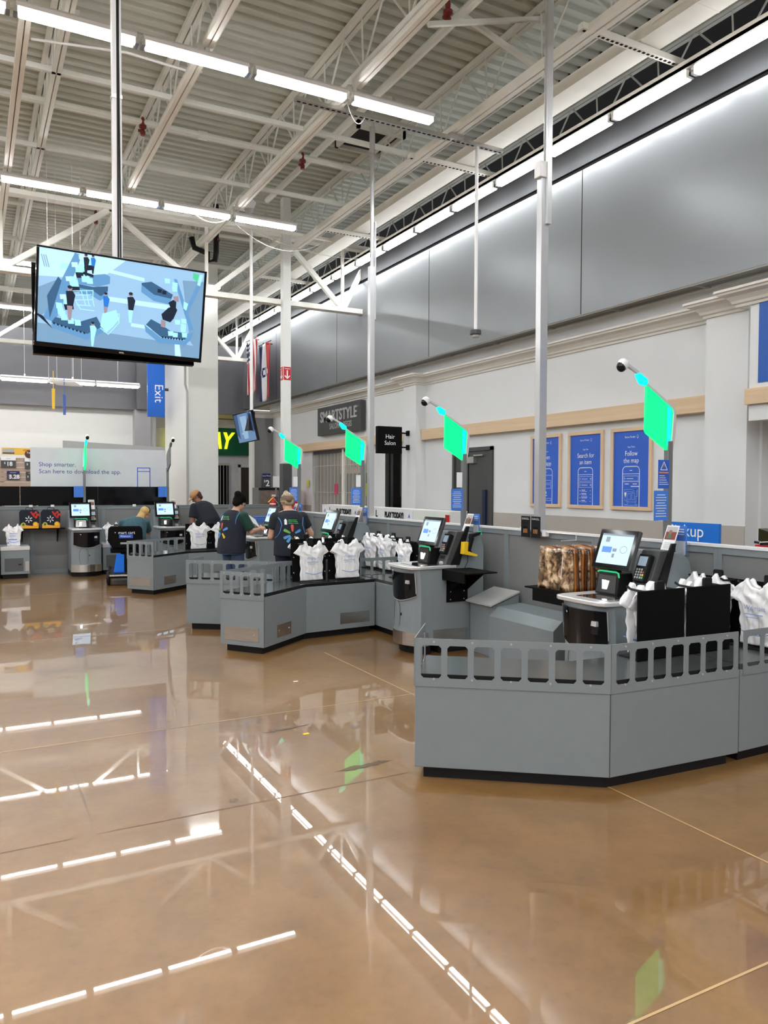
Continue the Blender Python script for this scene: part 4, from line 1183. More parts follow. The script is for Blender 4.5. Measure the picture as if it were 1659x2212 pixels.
for x, y in ((.24, .05), (.20, .14), (.17, .30), (.14, .50)):
    P_([(x, y), (x+.05, y-.01), (x+.06, y+.06), (x+.01, y+.07)], c_cy); P_([(x-.02, y-.03), (x+.015, y-.04), (x+.02, y+.01), (x-.015, y+.02)], c_fl2); P_([(x+.005, y+.07), (x+.06, y+.06), (x+.065, y+.11), (x+.015, y+.13)], c_dk)
for x, y in ((.10, .56), (.11, .62), (.13, .68), (.17, .71), (.21, .72), (.175, .26), (.24, .24), (.27, .25), (.25, .21), (.22, .12), (.12, .64)): P_([(x, y), (x+.035, y+.0), (x+.04, y+.06), (x+.005, y+.065)], c_cy)
for x, y in ((.25, .19), (.28, .20)): P_([(x, y), (x+.03, y+.01), (x+.03, y+.04), (x, y+.03)], c_dk)
P_([(.12, .14), (.16, .13), (.16, .18), (.12, .20)], c_cy)
# right run
P_([(.60, .22), (.66, .19), (.80, .30), (.79, .36), (.68, .34), (.60, .27)], c_ct2); P_([(.60, .24), (.68, .33), (.79, .35), (.79, .42), (.68, .40), (.60, .32)], c_ct)
P_([(.80, .12), (.82, .12), (.95, .68), (.92, .68)], c_ct); P_([(.64, .68), (.67, .61), (.74, .66), (.80, .72), (.90, .72), (.90, .80), (.74, .80)], c_ct2)
P_([(.63, .68), (.74, .81), (.90, .81), (.91, .86), (.73, .87), (.64, .76)], c_ct); P_([(.91, .72), (.95, .70), (.93, .80), (.88, .89)], c_ct)
for k in range(8): P_([(.745+.018*k, .79), (.755+.018*k, .79), (.755+.018*k, .81), (.745+.018*k, .81)], c_dk)
for x, y in ((.74, .13), (.79, .16), (.79, .21), (.82, .58), (.86, .62), (.78, .72), (.81, .73), (.86, .66), (.87, .72), (.86, .56)): P_([(x, y), (x+.035, y), (x+.035, y+.05), (x+.005, y+.055)], c_cy)
for x, y in ((.70, .26), (.73, .27)): P_([(x, y), (x+.027, y), (x+.025, y+.04), (x, y+.04)], c_dk)
P_([(.80, .32), (.835, .31), (.84, .37), (.81, .38)], c_fx)
P_([(.96, .10), (.985, .12), (.90, .50), (.88, .48)], c_ct); P_([(.965, .03), (.985, .03), (.97, .16), (.95, .15)], c_cy); P_([(.92, .02), (.96, .03), (.95, .12), (.92, .08)], c_gr); P_([(.87, .36), (.90, .38), (.89, .46), (.87, .44)], c_cy)
# cart outlines and people
for q in ([(.18, .42), (.31, .38), (.31, .48), (.32, .55)], [(.18, .42), (.24, .60), (.32, .60)], [(.20, .46), (.30, .43)], [(.21, .51), (.31, .48)], [(.22, .56), (.30, .55)], [(.24, .40), (.27, .55)], [(.27, .39), (.29, .55)]): LN(q, .006, c_cy)
def man(x, y, s, top, leg):
    P_([(x-.02*s, y+.06*s), (x+.015*s, y+.05*s), (x+.03*s, y+.09*s), (x+.02*s, y+.20*s), (x-.01*s, y+.20*s)], top); P_([(x-.012*s, y+.20*s), (x+.018*s, y+.20*s), (x+.012*s, y+.34*s), (x-.002*s, y+.34*s)], leg)
    Z[0] += .0004; p.disc(*sc(x, y+.03*s), .016*s, Z[0], c_fx); Z[0] += .0004; p.disc(*sc(x, y+.018*s), .015*s, Z[0], c_dk, ry=.011*s)
man(.535, .34, 1.0, c_dk, c_cy); man(.385, .38, .8, c_bl, c_fx); man(.175, .36, 1.1, c_dk, c_fx); man(.315, .72, .8, c_cy, c_cy)
P_([(.37, .62), (.45, .56), (.47, .66), (.44, .74), (.40, .82), (.36, .76)], c_cy); LN([(.37, .62), (.47, .60), (.47, .70), (.41, .84), (.36, .78)], .006, c_cy)
P_([(.77, .46), (.81, .42), (.83, .47), (.81, .57), (.79, .62), (.74, .60), (.73, .54)], c_dk); P_([(.73, .60), (.76, .62), (.76, .69), (.73, .68)], c_fx); P_([(.77, .40), (.80, .36), (.82, .38), (.82, .44), (.79, .47)], c_dk)
man(.26, .0, .7, c_dk, c_dk); man(.30, .0, .6, c_bl, c_dk)
for k in range(3): LN([(.01+.012*k, .08), (.03+.012*k, .2)], .006, c_sh)
p.build('picture', c_floor, t)
b = MB(); b.text('onn.', .0, -.343, .022, .0125, WH); b.build('maker_mark', WH, t)
u = Vector((math.cos(-.005), math.sin(-.005), 0)); n = Vector((math.sin(-.005), -math.cos(-.005), 0)); ti, ro = .17, -.0275
v = Vector((0, 0, 1))*math.cos(ti)+n*math.sin(ti); u2 = u*math.cos(ro)+v*math.sin(ro); v2 = -u*math.sin(ro)+v*math.cos(ro)
put(t, fr((1.0503, 6.2, 3.0126), u2, v2))
t = thing('hanging_screen', 'second black television hung back to back behind the large one', 'television')
MB().box(-.605, .605, -.35, .35, -.05, 0).build('bezel', BKG, t, bevel=.003)
MB().box(-.59, .59, -.33, .335, -.056, -.05).build('display', BKM, t)
v = Vector((0, 0, 1))*math.cos(.10)-n*math.sin(.10)
put(t, fr((1.03, 6.42, 2.985), u, v))
pole('screen_pole', 'white ceiling pole with black cables carrying the large television', [
    ('tube', MB().box(-.035, .035, -.03, .03, 0, 3.85), WHITE, .004),
    ('cables', MB().tube([(.0, -.036, .05), (.004, -.036, 2), (.0, -.036, 3.8)], .007, 5).tube([(.02, -.036, .05), (.012, -.036, 2), (.018, -.036, 3.8)], .006, 5), BK, 0),
    ('coupling', MB().box(-.04, .04, -.034, .034, 1.6, 1.63), ALU, 0),
    ('mount', MB().box(-.08, .08, -.0, .04, -.30, .02), BK, 0)], (1.03, 6.33, 3.02))
# small tilted screen
A_ = Vector((4.185, 13.55, 2.925)); B_ = Vector((4.33, 13.0, 2.97)); C_ = Vector((4.43, 13.05, 2.44))
u = (B_-A_).normalized(); vv = (B_-C_).normalized(); v = (vv-u*vv.dot(u)).normalized(); cen = (A_+C_)/2
t = thing('hanging_screen', 'small tilted television with a dim blue picture, hung in front of the green shop sign', 'television')
MB().box(-.30, .30, -.27, .27, -.05, 0).build('bezel', BKG, t, bevel=.003)
b = MB(); c1_ = glow('small_picture', (.14, .24, .42), .8); c2_ = glow('small_picture_light', (.30, .45, .65), .8); c3_ = glow('small_picture_dark', (.04, .08, .2), .8)
b.rect(-.28, -.25, .28, .25, .001, c1_).poly([(-.1, .2), (.1, .2), (.05, -.2), (-.08, -.2)], .002, c2_).poly([(-.28, .25), (-.16, .25), (-.2, -.2), (-.28, -.1)], .002, c3_).poly([(.15, .25), (.28, .2), (.28, -.1), (.2, -.1)], .002, c3_).poly([(-.15, -.1), (0, -.05), (-.02, -.15)], .003, c2_)
b.build('picture', c1_, t)
MB().box(-.1, .1, -.1, .1, -.12, -.05).build('mount', BK, t)
put(t, fr(cen, u, v)); MB(fr(cen, u, v).inverted()).bar((4.37, 13.12, 2.80), (4.36, 13.30, 2.70), .04).build('mount_arm', BK, t)
pole('screen_pole', 'thin white pole holding the small tilted television', [('tube', MB().tube([(0, 0, 0), (0, 0, 3.2)], .028, 10), WHITE, 0), ('bracket', MB().box(-.06, .05, -.04, .24, -.30, .03), BK, .004)], (4.37, 13.12, 2.92))

# ================================================================ SIGNS ON AND BEFORE THE WALLS
def box_sign(name, label, F, w_, h_, d_, face, edge, draw):
    t = thing(name, label, 'sign')
    MB().box(-w_/2, w_/2, -h_/2, h_/2, -d_, -.002).build('sign_box', edge, t, bevel=.004)
    MB().rect(-w_/2+.004, -h_/2+.004, w_/2-.004, h_/2-.004, .0).build('sign_face', face, t)
    b = MB(); draw(b); b.build('lettering', WH, t)
    return put(t, F)
def dsm(b):
    b.text('SMARTSTYLE', 0, .08, .33, .003, GL, sx=.98, depth=.01, bold=.006); b.text('SALON + REGIS', .12, -.14, .17, .003, GL, sx=.95, bold=.004); b.text('®', .97, .19, .06, .003, GL)
box_sign('shop_sign', 'dark grey salon sign with raised white letters on the right wall', faceX(6.93, 15.06, 3.08), 2.2, .61, .10, DG, DG, dsm)
t = box_sign('blade_sign', 'black square sign reading Hair Salon on two brackets', faceY(6.45, 11.85, 2.455), .48, .47, .09, BKM, BKM, lambda b: (b.text('Hair', 0, .055, .105, .003, WH), b.text('Salon', 0, -.055, .105, .003, WH)))
for dz in (.13, -.12): MB().box(.24, .40, dz-.012, dz+.012, -.06, -.03).box(.36, .40, dz-.045, dz+.045, -.08, -.01).build('bracket', BKM, t)
# framed posters
def poster(label, y0, y1, title, step, style):
    yc = (y0+y1)/2; w_ = y1-y0; h_ = 1.0
    t = thing('framed_poster', label, 'poster')
    fw = .045; b = MB()
    for a in ((-w_/2, w_/2, h_/2-fw, h_/2), (-w_/2, w_/2, -h_/2, -h_/2+fw), (-w_/2, -w_/2+fw, -h_/2+fw, h_/2-fw), (w_/2-fw, w_/2, -h_/2+fw, h_/2-fw)): b.box(a[0], a[1], a[2], a[3], 0, .03)
    b.build('frame', WOOD, t, bevel=.003)
    MB().box(-w_/2+fw, w_/2-fw, -h_/2+fw, h_/2-fw, 0, .012).build('print', BLUE, t)
    b = MB(); z = .0135; m = WH
    b.text('Store Finder', -.02, .385, .034, z, m); b.line([(.10+.012*math.cos(a*PI/6), .39+.014*math.sin(a*PI/6)) for a in range(12)], .003, z, m, True); b.line([(.09, .382), (.10, .362), (.11, .382)], .003, z, m)
    b.text(step, 0, .265, .026, z, m); b.text(title[0], 0, .185, .085, z, m, sx=.88); b.text(title[1], 0, .10, .085, z, m, sx=.88)
    x = .135; yb = -h_/2+fw; yt = .03
    pts = [(-x, yb), (-x, yt-.05)] + [(-x+.05-.05*math.cos(a*PI/8), yt-.05+.05*math.sin(a*PI/8)) for a in range(5)] + [(x-.05+.05*math.sin(a*PI/8), yt-.05+.05*math.cos(a*PI/8)) for a in range(5)] + [(x, yb)]
    b.line(pts, .009, z, m); b.line([(-x, -.06), (x, -.06)], .005, z, m); b.rect(-.02, -.022, .02, -.016, z, m)
    if style == 0:
        b.line([(-.11, -.13), (.11, -.13), (.11, -.17), (-.11, -.17)], .003, z, m, True); b.text('Search', -.05, -.105, .02, z, m); b.line([(-.11, -.19), (.11, -.19), (.11, -.24), (-.11, -.24)], .003, z, m, True); b.disc(0, -.30, .02, z, m); b.rect(-.03, -.345, .03, -.335, z, m); b.line([(0.02, -.38), (.11, -.38), (.11, -.41), (.02, -.41)], .003, z, m, True)
    if style == 1:
        for q in (-.085, -.165): b.line([(-.115, q), (.115, q), (.115, q-.06), (-.115, q-.06)], .003, z, m, True); b.rect(-.07, q-.034, .04, q-.028, z, m); b.disc(.095, q-.03, .008, z, m); b.disc(-.095, q-.03, .006, z, m)
        for k in range(4): b.rect(-.07, -.265-.045*k, .0+.02*(k % 3), -.257-.045*k, z, m); b.rect(-.07, -.28-.045*k, .03, -.276-.045*k, z, m); b.disc(-.095, -.27-.045*k, .007, z, m); b.disc(.095, -.27-.045*k, .005, z, m)
    if style == 2:
        b.line([(-.115, -.085), (.115, -.085), (.115, -.145), (-.115, -.145)], .003, z, m, True); b.rect(-.07, -.12, .04, -.114, z, m); b.disc(-.095, -.115, .006, z, m)
        b.rect(-.1, -.185, -.03, -.178, z, m); b.rect(.03, -.185, .1, -.178, z, m); b.rect(.0, -.215, .13, -.207, z, m); b.line([(-.13, -.155), (.13, -.155)], .003, z, m)
        for r_ in ((-.10, -.25, .11, -.44), (-.05, -.30, -.0, -.37), (.02, -.29, .06, -.37), (-.07, -.275, .09, -.40), (.075, -.33, .11, -.43), (.05, -.25, .1, -.275), (-.10, -.38, -.05, -.43)):
            b.line([(r_[0], r_[1]), (r_[2], r_[1]), (r_[2], r_[3]), (r_[0], r_[3])], .0035, z, LB2, True)
        b.disc(-.085, -.30, .018, z+.0005, m); b.poly([(-.1, -.31), (-.085, -.345), (-.07, -.31)], z+.0005, m)
    b.build('lettering', WH, t)
    return put(t, faceX(XL-.001, yc, 1.87))
poster('blue framed poster partly behind the thick grey pole', 8.09, 8.73, ('Open', 'the app'), 'Step One', 0)
poster('blue framed poster reading Search for an item', 7.30, 7.95, ('Search for', 'an item'), 'Step Two', 1)
poster('blue framed poster reading Follow the map', 6.51, 7.17, ('Follow', 'the map'), 'Step Three', 2)
# pickup sign and bench behind the partition
t = thing('pickup_sign', 'blue sign reading Pickup behind the near partition', 'sign')
MB().box(-.32, .215, -.30, .145, -.03, 0).build('board', mat('pickup_blue', (.006, .16, .62), .4), t)
b = MB(); b.text('Pickup', -.12, .07, .145, .003, WH); b.text('& returns', -.07, -.085, .12, .003, WH); b.build('lettering', WH, t)
MB().box(-.02, .02, -1.20, -.30, -.03, -.01).build('stem', STEEL, t); MB().box(-.15, .15, -1.205, -1.19, -.15, .12).build('foot', STEEL, t)
put(t, faceX(5.4, 4.50, 1.205))
# lottery counters
def lottery(label, y0, y1, seed):
    t = thing('lottery_counter', label, 'counter', (5.40, y0, 0)); L = y1-y0
    MB().box(0, .25, 0, L, 0, 1.08).build('cabinet', WHITE, t)
    MB().box(-.0, .25, 0, L, 1.08, 1.315).build('display_case', WHITE, t)
    MB().box(-.004, .26, -.0, L, 1.315, 1.33).build('case_top', WHITE, t)
    b = MB(faceX(-.002, 0, 0))
    ly = lambda y: -(y)
    b.rect(ly(L), 1.09, ly(L)+.012, 1.315, .002, BK)
    if seed:
        cx = ly(L-.72); b.text('PLAY TODAY!', cx+.18, 1.228, .112, .003, BK, sx=.80, bold=.008)
        b.text('L', cx-.36, 1.235, .14, .003, NAVY, bold=.005)
        for q in (-.58, .62):
            b.poly([(cx+q-.03, 1.20), (cx+q, 1.265), (cx+q+.03, 1.20), (cx+q, 1.22)], .003, BLUE)
        b.rect(cx+.72, 1.09, cx+.727, 1.315, .002, BK)
    b.build('lettering', BK, t)
    return t
lottery('white lottery counter reading Play Today with a dark frame, behind the partition', 8.30, 10.69, 1)
lottery('white lottery counter partly hidden behind the third kiosk screen', 10.75, 12.4, 1)
t = thing('lottery_display', 'patterned lottery display with red, gold and navy shapes, right part of the counter', 'display')
b = MB().rect(-.47, 0, .47, .235, 0, mat('pattern_pale', (.72, .75, .68), .5, noise=.1, scale=60))
b.rect(.36, .01, .46, .20, .001, RED).poly([(-.24, .06), (-.20, .10), (-.18, .05)], .001, RED).disc(-.15, .08, .05, .001, CARD).disc(-.07, .05, .03, .0015, NAVY).poly([(0, .05), (.03, .15), (.17, .14), (.14, .04), (.07, .07)], .001, mat('navy_print', (.01, .03, .12), .5)).disc(-.2, .03, .03, .001, ORNG)
b.build('board', WHITE, t)
put(t, faceX(5.392, 8.77, 1.085))
t = thing('lottery_display', 'small picture of red and gold fruit between the two lottery counters', 'display')
b = MB().rect(-.13, 0, .13, .235, 0, WHITE); b.disc(.0, .12, .05, .001, CARD).disc(.05, .06, .045, .0015, RED).disc(-.05, .05, .04, .001, ORNG).rect(.1, .0, .13, .235, .001, BK); b.build('board', WHITE, t)
put(t, faceX(5.392, 10.86, 1.085))
# motorcycle at the right edge
t = thing('motorcycle', 'white and red motorcycle front half cut off by the right edge', 'motorcycle', (6.35, 4.35, 0))
MB().prism([(-.02, 1.22), (.22, 1.28), (.22, 1.17), (.05, 1.12)], -.06, .06, 'x').build('windscreen', mat('dark_olive_screen', (.03, .028, .01), .2), t)
MB().prism([(.20, 1.16), (-.1, 1.19), (-.5, 1.12), (-.4, .95), (-.05, 1.0), (.12, 1.0)], -.10, .10, 'x').build('fairing', WHITE, t, bevel=.02)
MB().prism([(.22, 1.135), (-.1, 1.15), (-.45, 1.10), (-.45, 1.08), (-.1, 1.125), (.22, 1.12)], -.105, .105, 'x').build('red_stripe', RED, t)
MB().tube([(0, .30, 1.15), (0, .08, 1.13), (0, -.1, 1.15)], .012, 6).tube([(-.30, .02, 1.16), (.3, .02, 1.16)], .014, 6).build('handlebar', BK, t)
for s in (-.7, .16):
    w2 = MB(); w2.lathe([(.20, -.05), (.28, -.04), (.30, 0), (.28, .04), (.20, .05)], (0, s, .30), 'x', 24).build('wheel', BK, t, smooth=True)
MB().bar((0, .08, 1.1), (0, .16, .3), .07, .05).build('front_fork', SILV, t)
MB().prism([(.1, .95), (-.7, .9), (-.7, .4), (-.3, .25), (0, .3)], -.12, .12, 'x').build('engine_body', BK, t, bevel=.02)
MB().prism([(-.3, 1.1), (-.95, 1.0), (-.9, .9), (-.3, 1.0)], -.1, .1, 'x').build('seat', BK, t, bevel=.02)

# ---- salon gate, glazing and glimpses
struct(MB().box(9.2, 9.3, 12.4, 17.2, 0, 3.4).build('wall_salon', mat('salon_dark', (.02, .018, .017), .8)))
struct(MB().box(7.2, 9.3, 17.0, 17.1, 0, 3.4).build('wall_salon', MATS['salon_dark']))
struct(MB().box(7.2, 9.3, 12.3, 12.4, 0, 3.4).build('wall_salon', MATS['salon_dark']))
struct(MB().box(7.2, 9.3, 12.3, 17.1, 3.4, 3.47).build('ceiling_salon', MATS['salon_dark']))
t = thing('folding_gate', 'closed grey folding gate of thin vertical bars across the salon entrance', 'gate', (7.10, 13.78, 0))
MB().box(-.03, .03, 0, 2.95, 2.38, 2.45).build('top_track', DG, t)
b = MB()
for k in range(46): b.box(-.008, .008, .03+.063*k+.006*math.sin(k*2.1), .046+.063*k+.006*math.sin(k*2.1), .02, 2.38)
b.build('bars', mat('gate_bar', (.55, .53, .50), .5), t)
b = MB()
for z in (.3, .9, 1.5, 2.1): b.box(-.004, .004, 0, 2.95, z, z+.012)
b.build('cross_links', MATS['gate_bar'], t)
MB().box(-.04, .04, 1.28, 1.36, 0, 2.45).build('post', CREAM, t)
sheet('pink_notice', 'pink paper notice hanging behind the folding gate', 'notice', faceX(7.075, 15.47, 1.47), .17, .23, mat('pink_paper', (.55, .06, .14), .6), [])
sheet('green_notice', 'yellow green paper notice at the right end of the folding gate', 'notice', faceX(7.075, 13.92, 1.45), .20, .26, mat('lime_paper', (.38, .45, .06), .6), [])
t = thing('hanging_poster', 'pink and cream picture poster behind the top of the folding gate', 'poster')
b = MB().rect(-.7, -.2, .7, .2, 0, mat('poster_cream', (.65, .58, .42), .5)); b.rect(-.7, -.2, -.38, .2, .001, mat('poster_pink', (.5, .28, .26), .5, noise=.4, scale=10)).poly([(-.6, -.15), (-.5, .1), (-.45, -.1)], .002, RED).text('SALON', .2, .0, .2, .002, DG)
b.build('print', WHITE, t); put(t, faceX(7.16, 14.75, 2.12))
# mullions between gate and pillar, strips of glazing
struct(MB().box(XL, XL+.08, 13.08, 13.14, 0, 2.45).build('window_frame', DG))
g = struct(MB().box(XL+.05, XL+.055, 12.5, 13.1, .1, 2.45).build('window_1', mat('dark_glass', (.5, .5, .5), .03, trans=1, ior=1.1)))
t = thing('product_shelf', 'salon shelf with small red and orange bottles seen through the narrow window', 'shelf', (7.6, 12.42, 0))
for k in range(4): MB().box(0, .3, 0, .7, .6+.3*k, .62+.3*k).build('shelf_board', BK, t)
for x in (0.0, .68): MB().box(.28, .30, x, x+.02, 0, 1.7).build('upright', BK, t)
pb_ = MB().lathe([(.022, 0), (.025, .12), (.012, .15), (.012, .18)], n=8).build('bottle', mat('bottle_red', (.45, .07, .03), .3)); fi = True
for k in range(4):
    for q in range(6):
        o = pb_ if fi else pb_.copy()
        if not fi: COL.objects.link(o)
        fi = False; o.location = (7.68, 12.50+.1*q, .6205+.3*k)
        tag(o, 'small red bottle on the salon shelf, %s row from below' % ORD[k], 'bottle', 'red bottles on the salon shelf, row %d' % (k+1))
t = thing('picture_panel', 'grey vertical poster panel in the narrow window beside the pillar', 'poster')
MB().box(-.19, .19, -1.45, 0, -.02, -.01).build('stem', DG, t); MB().rect(-.2, 0, .2, .9, 0).build('print', mat('grey_print', (.25, .25, .24), .5, noise=.3, scale=3), t); put(t, faceX(7.3, 12.8, 1.45))
# ---- far sandwich shop
t = thing('shop_sign', 'dark green shop sign with slanted yellow letters at the far end', 'sign')
MB().box(-1.3, .90, -.30, .50, -.06, 0).build('board', GRNS, t)
b = MB(); b.text('SUBWAY', -.72, .10, .66, .03, YELP, sx=.72, depth=.02, bold=.02); 
me_ = b.v
for i, q in enumerate(b.v): b.v[i] = Vector((q.x+.22*(q.y-.1), q.y, q.z))
b.build('lettering', YELP, t); put(t, faceY(6.62, 22.44, 2.85))
b = MB()
for k in range(4): b.box(6.38+.10*k, 6.395+.10*k, 22.35, 22.365, 0, 2.25)
b.box(6.3, 6.78, 22.36, 22.42, 2.25, 2.32)
tag(b.build('folding_gate', MATS['gate_bar'], loc=(6.5, 22.36, 0)), 'narrow dark gate with thin bars left under the green shop sign', 'gate')
struct(MB().box(6.2, 6.78, 22.5, 22.59, 0, 2.3).build('door_3', BKM))
t = thing('display_stand', 'white metal frame stand before the dark door of the sandwich shop', 'frame', (7.35, 21.9, 0))
b = MB()
for a in ((0, .04, 0, 1.62), (.30, .34, 0, 1.62)): b.box(a[0], a[1], 0, .03, a[2], a[3])
for z in (1.58, 1.2, 1.12): b.box(0, .34, 0, .03, z, z+.04)
b.build('frame', WHITE, t)
# return wall: price sign, cooler, paper, extinguisher
t = thing('price_sign', 'navy and dark price sign reading 2 dollars above the cooler', 'sign')
MB().box(-.11, .11, -.20, .20, -.02, 0).build('board', DG, t)
b = MB().rect(-.11, .08, .11, .20, .001, mat('navy_sign', (.01, .015, .12), .5)); b.text('Low Price', 0, .14, .055, .002, WH); b.text('2', .03, -.06, .22, .002, WH, bold=.006); b.text('$', -.05, -.0, .09, .002, WH); b.build('lettering', WH, t)
put(t, faceY(6.83, 19.30, 1.77))
t = thing('drinks_cooler', 'grey drinks cooler with two glass doors beside the return wall', 'cooler', (6.46, 18.85, 0))
MB().box(0, .55, 0, .5, 0, 1.60).build('cabinet', MG, t, bevel=.004)
for x in (.04, .29):
    d_ = MB().box(x, x+.23, -.012, 0, .85, 1.52).build('door', mat('cooler_glass_%d' % int(x*100), (.22, .17, .14), .1, noise=.5, scale=8), t)
    MB().box(x+.20, x+.215, -.03, -.012, 1.05, 1.25).build('handle', BK, d_)
MB().box(0, .55, -.015, 0, 1.54, 1.60).build('header', BK, t)
sheet('paper_notice', 'white paper notice hanging beside the dark column base', 'notice', faceY(6.62, 18.0, 1.62), .17, .27, WH, [])
NP = bpy.data.objects['paper_notice']; MB().box(6.60, 6.64, 18.005, 18.02, 0, 1.9).build('stem', MG, NP)
t = thing('fire_extinguisher', 'red fire extinguisher with white label and hanging tags beside the column', 'fire extinguisher', (4.90, 13.5, 1.13))
MB().lathe([(.05, 0), (.06, .01), (.06, .24), (.045, .28), (.02, .30), (.018, .33)], n=16).build('cylinder', RED, t, smooth=True)
MB().lathe([(.0612, .09), (.0612, .15)], n=16).lathe([(.0612, .18), (.0612, .20)], n=16).build('label_band', WH, t)
MB().box(-.02, .05, -.01, .01, .32, .36).build('valve', SILV, t)
MB().bar((0, -.03, .30), (.08, -.05, .20), .025, .004).build('white_tag', WH, t)
MB().bar((0, -.03, .31), (-.11, -.05, .22), .03, .004).build('yellow_tag', YEL, t)
MB().box(.0, .11, .03, .05, .05, .32).build('wall_bracket', DG, t)
# red arrow signs on the column
def arrow(b):
    b.rect(-.012, -.06, .012, .06, .002, WH); b.poly([(-.05, -.03), (-.05, -.055), (0, -.10), (.05, -.055), (.05, -.03), (0, -.07)], .002, WH); b.rect(-.05, .08, .05, .09, .002, WH)
for F, l in ((faceY(5.15, 13.416, 3.71), 'red sign with a white arrow pointing down on the front of the narrow column'), (fr((5.071, 13.5, 3.71), (0, -1, 0), (0, 0, 1)), 'red arrow sign on the left side of the narrow column')):
    t = thing('arrow_sign', l, 'sign'); MB().box(-.068, .068, -.12, .12, -.004, 0).build('plate', RED, t); b = MB(); arrow(b); b.build('arrow', WH, t); put(t, F)
# exit sign
t = thing('exit_sign', 'tall blue hanging sign reading Exit sideways at the wide column', 'sign', (3.75, 18.05, 3.21))
MB().box(-.19, .19, -.05, .05, 0, 2.2).build('sign_box', mat('exit_blue', (.008, .13, .58), .4), t, bevel=.004)
MB().box(.18, .285, -.02, .02, .6, .66).box(.18, .285, -.02, .02, 1.7, 1.76).build('bracket', DG, t)
b = MB(fr((.05, -.0515, .53), (0, 0, -1), (1, 0, 0))); b.text('Exit', 0, 0, .27, 0, WH); b.build('lettering', WH, t)
b = MB(fr((-.1905, 0, .62), (0, 0, -1), (0, -1, 0))); b.text('Exit', 0, 0, .1, 0, WH); b.build('side_lettering', WH, t)
# ---- app sign, its twin, black screen backs on the far partition
t = thing('app_sign', 'long pale grey sign reading Shop smarter above the far partition', 'sign')
MB().box(0, 2.48, 0, .74, -.03, 0).build('board', mat('pale_sign', (.64, .67, .71), .5), t)
b = MB(); tb = mat('sign_text_blue', (.05, .08, .36), .5)
b.text('Shop smarter.', .14, .42, .115, .002, tb, 'LEFT'); b.text('Scan here to download the app.', .14, .29, .115, .002, tb, 'LEFT')
b.line([(1.93, .0), (1.93, .38), (2.17, .38), (2.17, 0)], .016, .002, BLUE); b.line([(1.93, .31), (2.17, .31)], .014, .002, BLUE); b.disc(2.05, .345, .006, .002, BLUE)
b.build('lettering', tb, t); put(t, faceY(.99, 15.82, 1.615))
tag(MB().prism([(1.60, 0), (3.55, 0), (3.55, 2.44), (1.60, 2.52)], 16.3, 16.33, 'y').build('back_sign', mat('pale_panel', (.42, .42, .41), .6), loc=(2.5, 16.3, 0)), 'pale panel standing just behind the grey app sign', 'panel')
for i in range(3):
    t = thing('black_screen_back', 'glossy black screen panel under the app sign, %s from the left' % ORD[i], 'screen', (-.55+1.36*i, 15.74, 1.258))
    MB().box(0, 1.35, 0, .06, .01, .365).build('panel', BKG, t, bevel=.003)
    MB().box(.3, 1.05, -.0, .05, 0, .012).build('foot', BK, t)
# pallet wood display with price signs
t = thing('pallet_display', 'pale wooden slat display with price signs at the left edge', 'display', (.55, 18.6, 0))
b = MB()
for k in range(9): b.box(0, 1.4, 0, .03, 1.30+.105*k, 1.395+.105*k)
b.build('slats', mat('pallet_wood', (.42, .31, .24), .6, noise=.2, scale=4), t)
b = MB()
for x in (.02, .65, 1.3): b.box(x, x+.08, .03, .08, 0, 2.2)
b.build('posts', MATS['pallet_wood'], t)
MB().box(-.1, 1.4, -.3, 0, 1.22, 1.26).build('ledge', CARD, t)
def price(label, x, z, big, small, head, w_=.27, h_=.2):
    t = thing('price_sign', label, 'sign'); MB().box(-w_/2, w_/2, 0, h_, -.01, 0).build('board', DG, t)
    b = MB().rect(-w_/2, h_*.66, w_/2, h_, .001, head); b.text(big, .02, h_*.33, .12, .002, WH, bold=.004); b.text('$', -.07, h_*.42, .06, .002, WH); b.text(small, -.0, h_*.83, .03, .002, WH if head != WH else DG); b.build('lettering', WH, t)
    return put(t, faceY(x, 18.57, z))
price('dark price sign reading 18 dollars', .73, 2.02, '18', 'Snacks', WH, .29, .24)
price('navy price sign reading 3 dollars 28', .82, 1.76, '3.28', 'Low price', MATS['navy_sign'], .25, .19)
price('dark price sign half hidden behind the app sign, upper one', 1.17, 2.0, '5', 'Snacks', WH, .24, .24)
price('dark price sign half hidden behind the app sign, lower one', 1.18, 1.75, '5', 'Low price', DG, .22, .19)
t = thing('banner', 'yellow and orange product banner above the wooden display', 'banner')
b = MB().rect(-.52, 0, .52, .15, 0, mat('banner_gold', (.80, .48, .06), .5)); b.rect(-.50, .02, -.27, .13, .001, GL).rect(-.50, .02, -.27, .05, .0015, DG).rect(-.1, .08, .3, .12, .001, ORNG).disc(.02, .02, .09, .0015, mat('banner_brown', (.09, .03, .02), .5)).text('Two', .02, .05, .06, .002, WH)
b.build('print', WHITE, t); put(t, faceY(1.12, 18.56, 2.30))
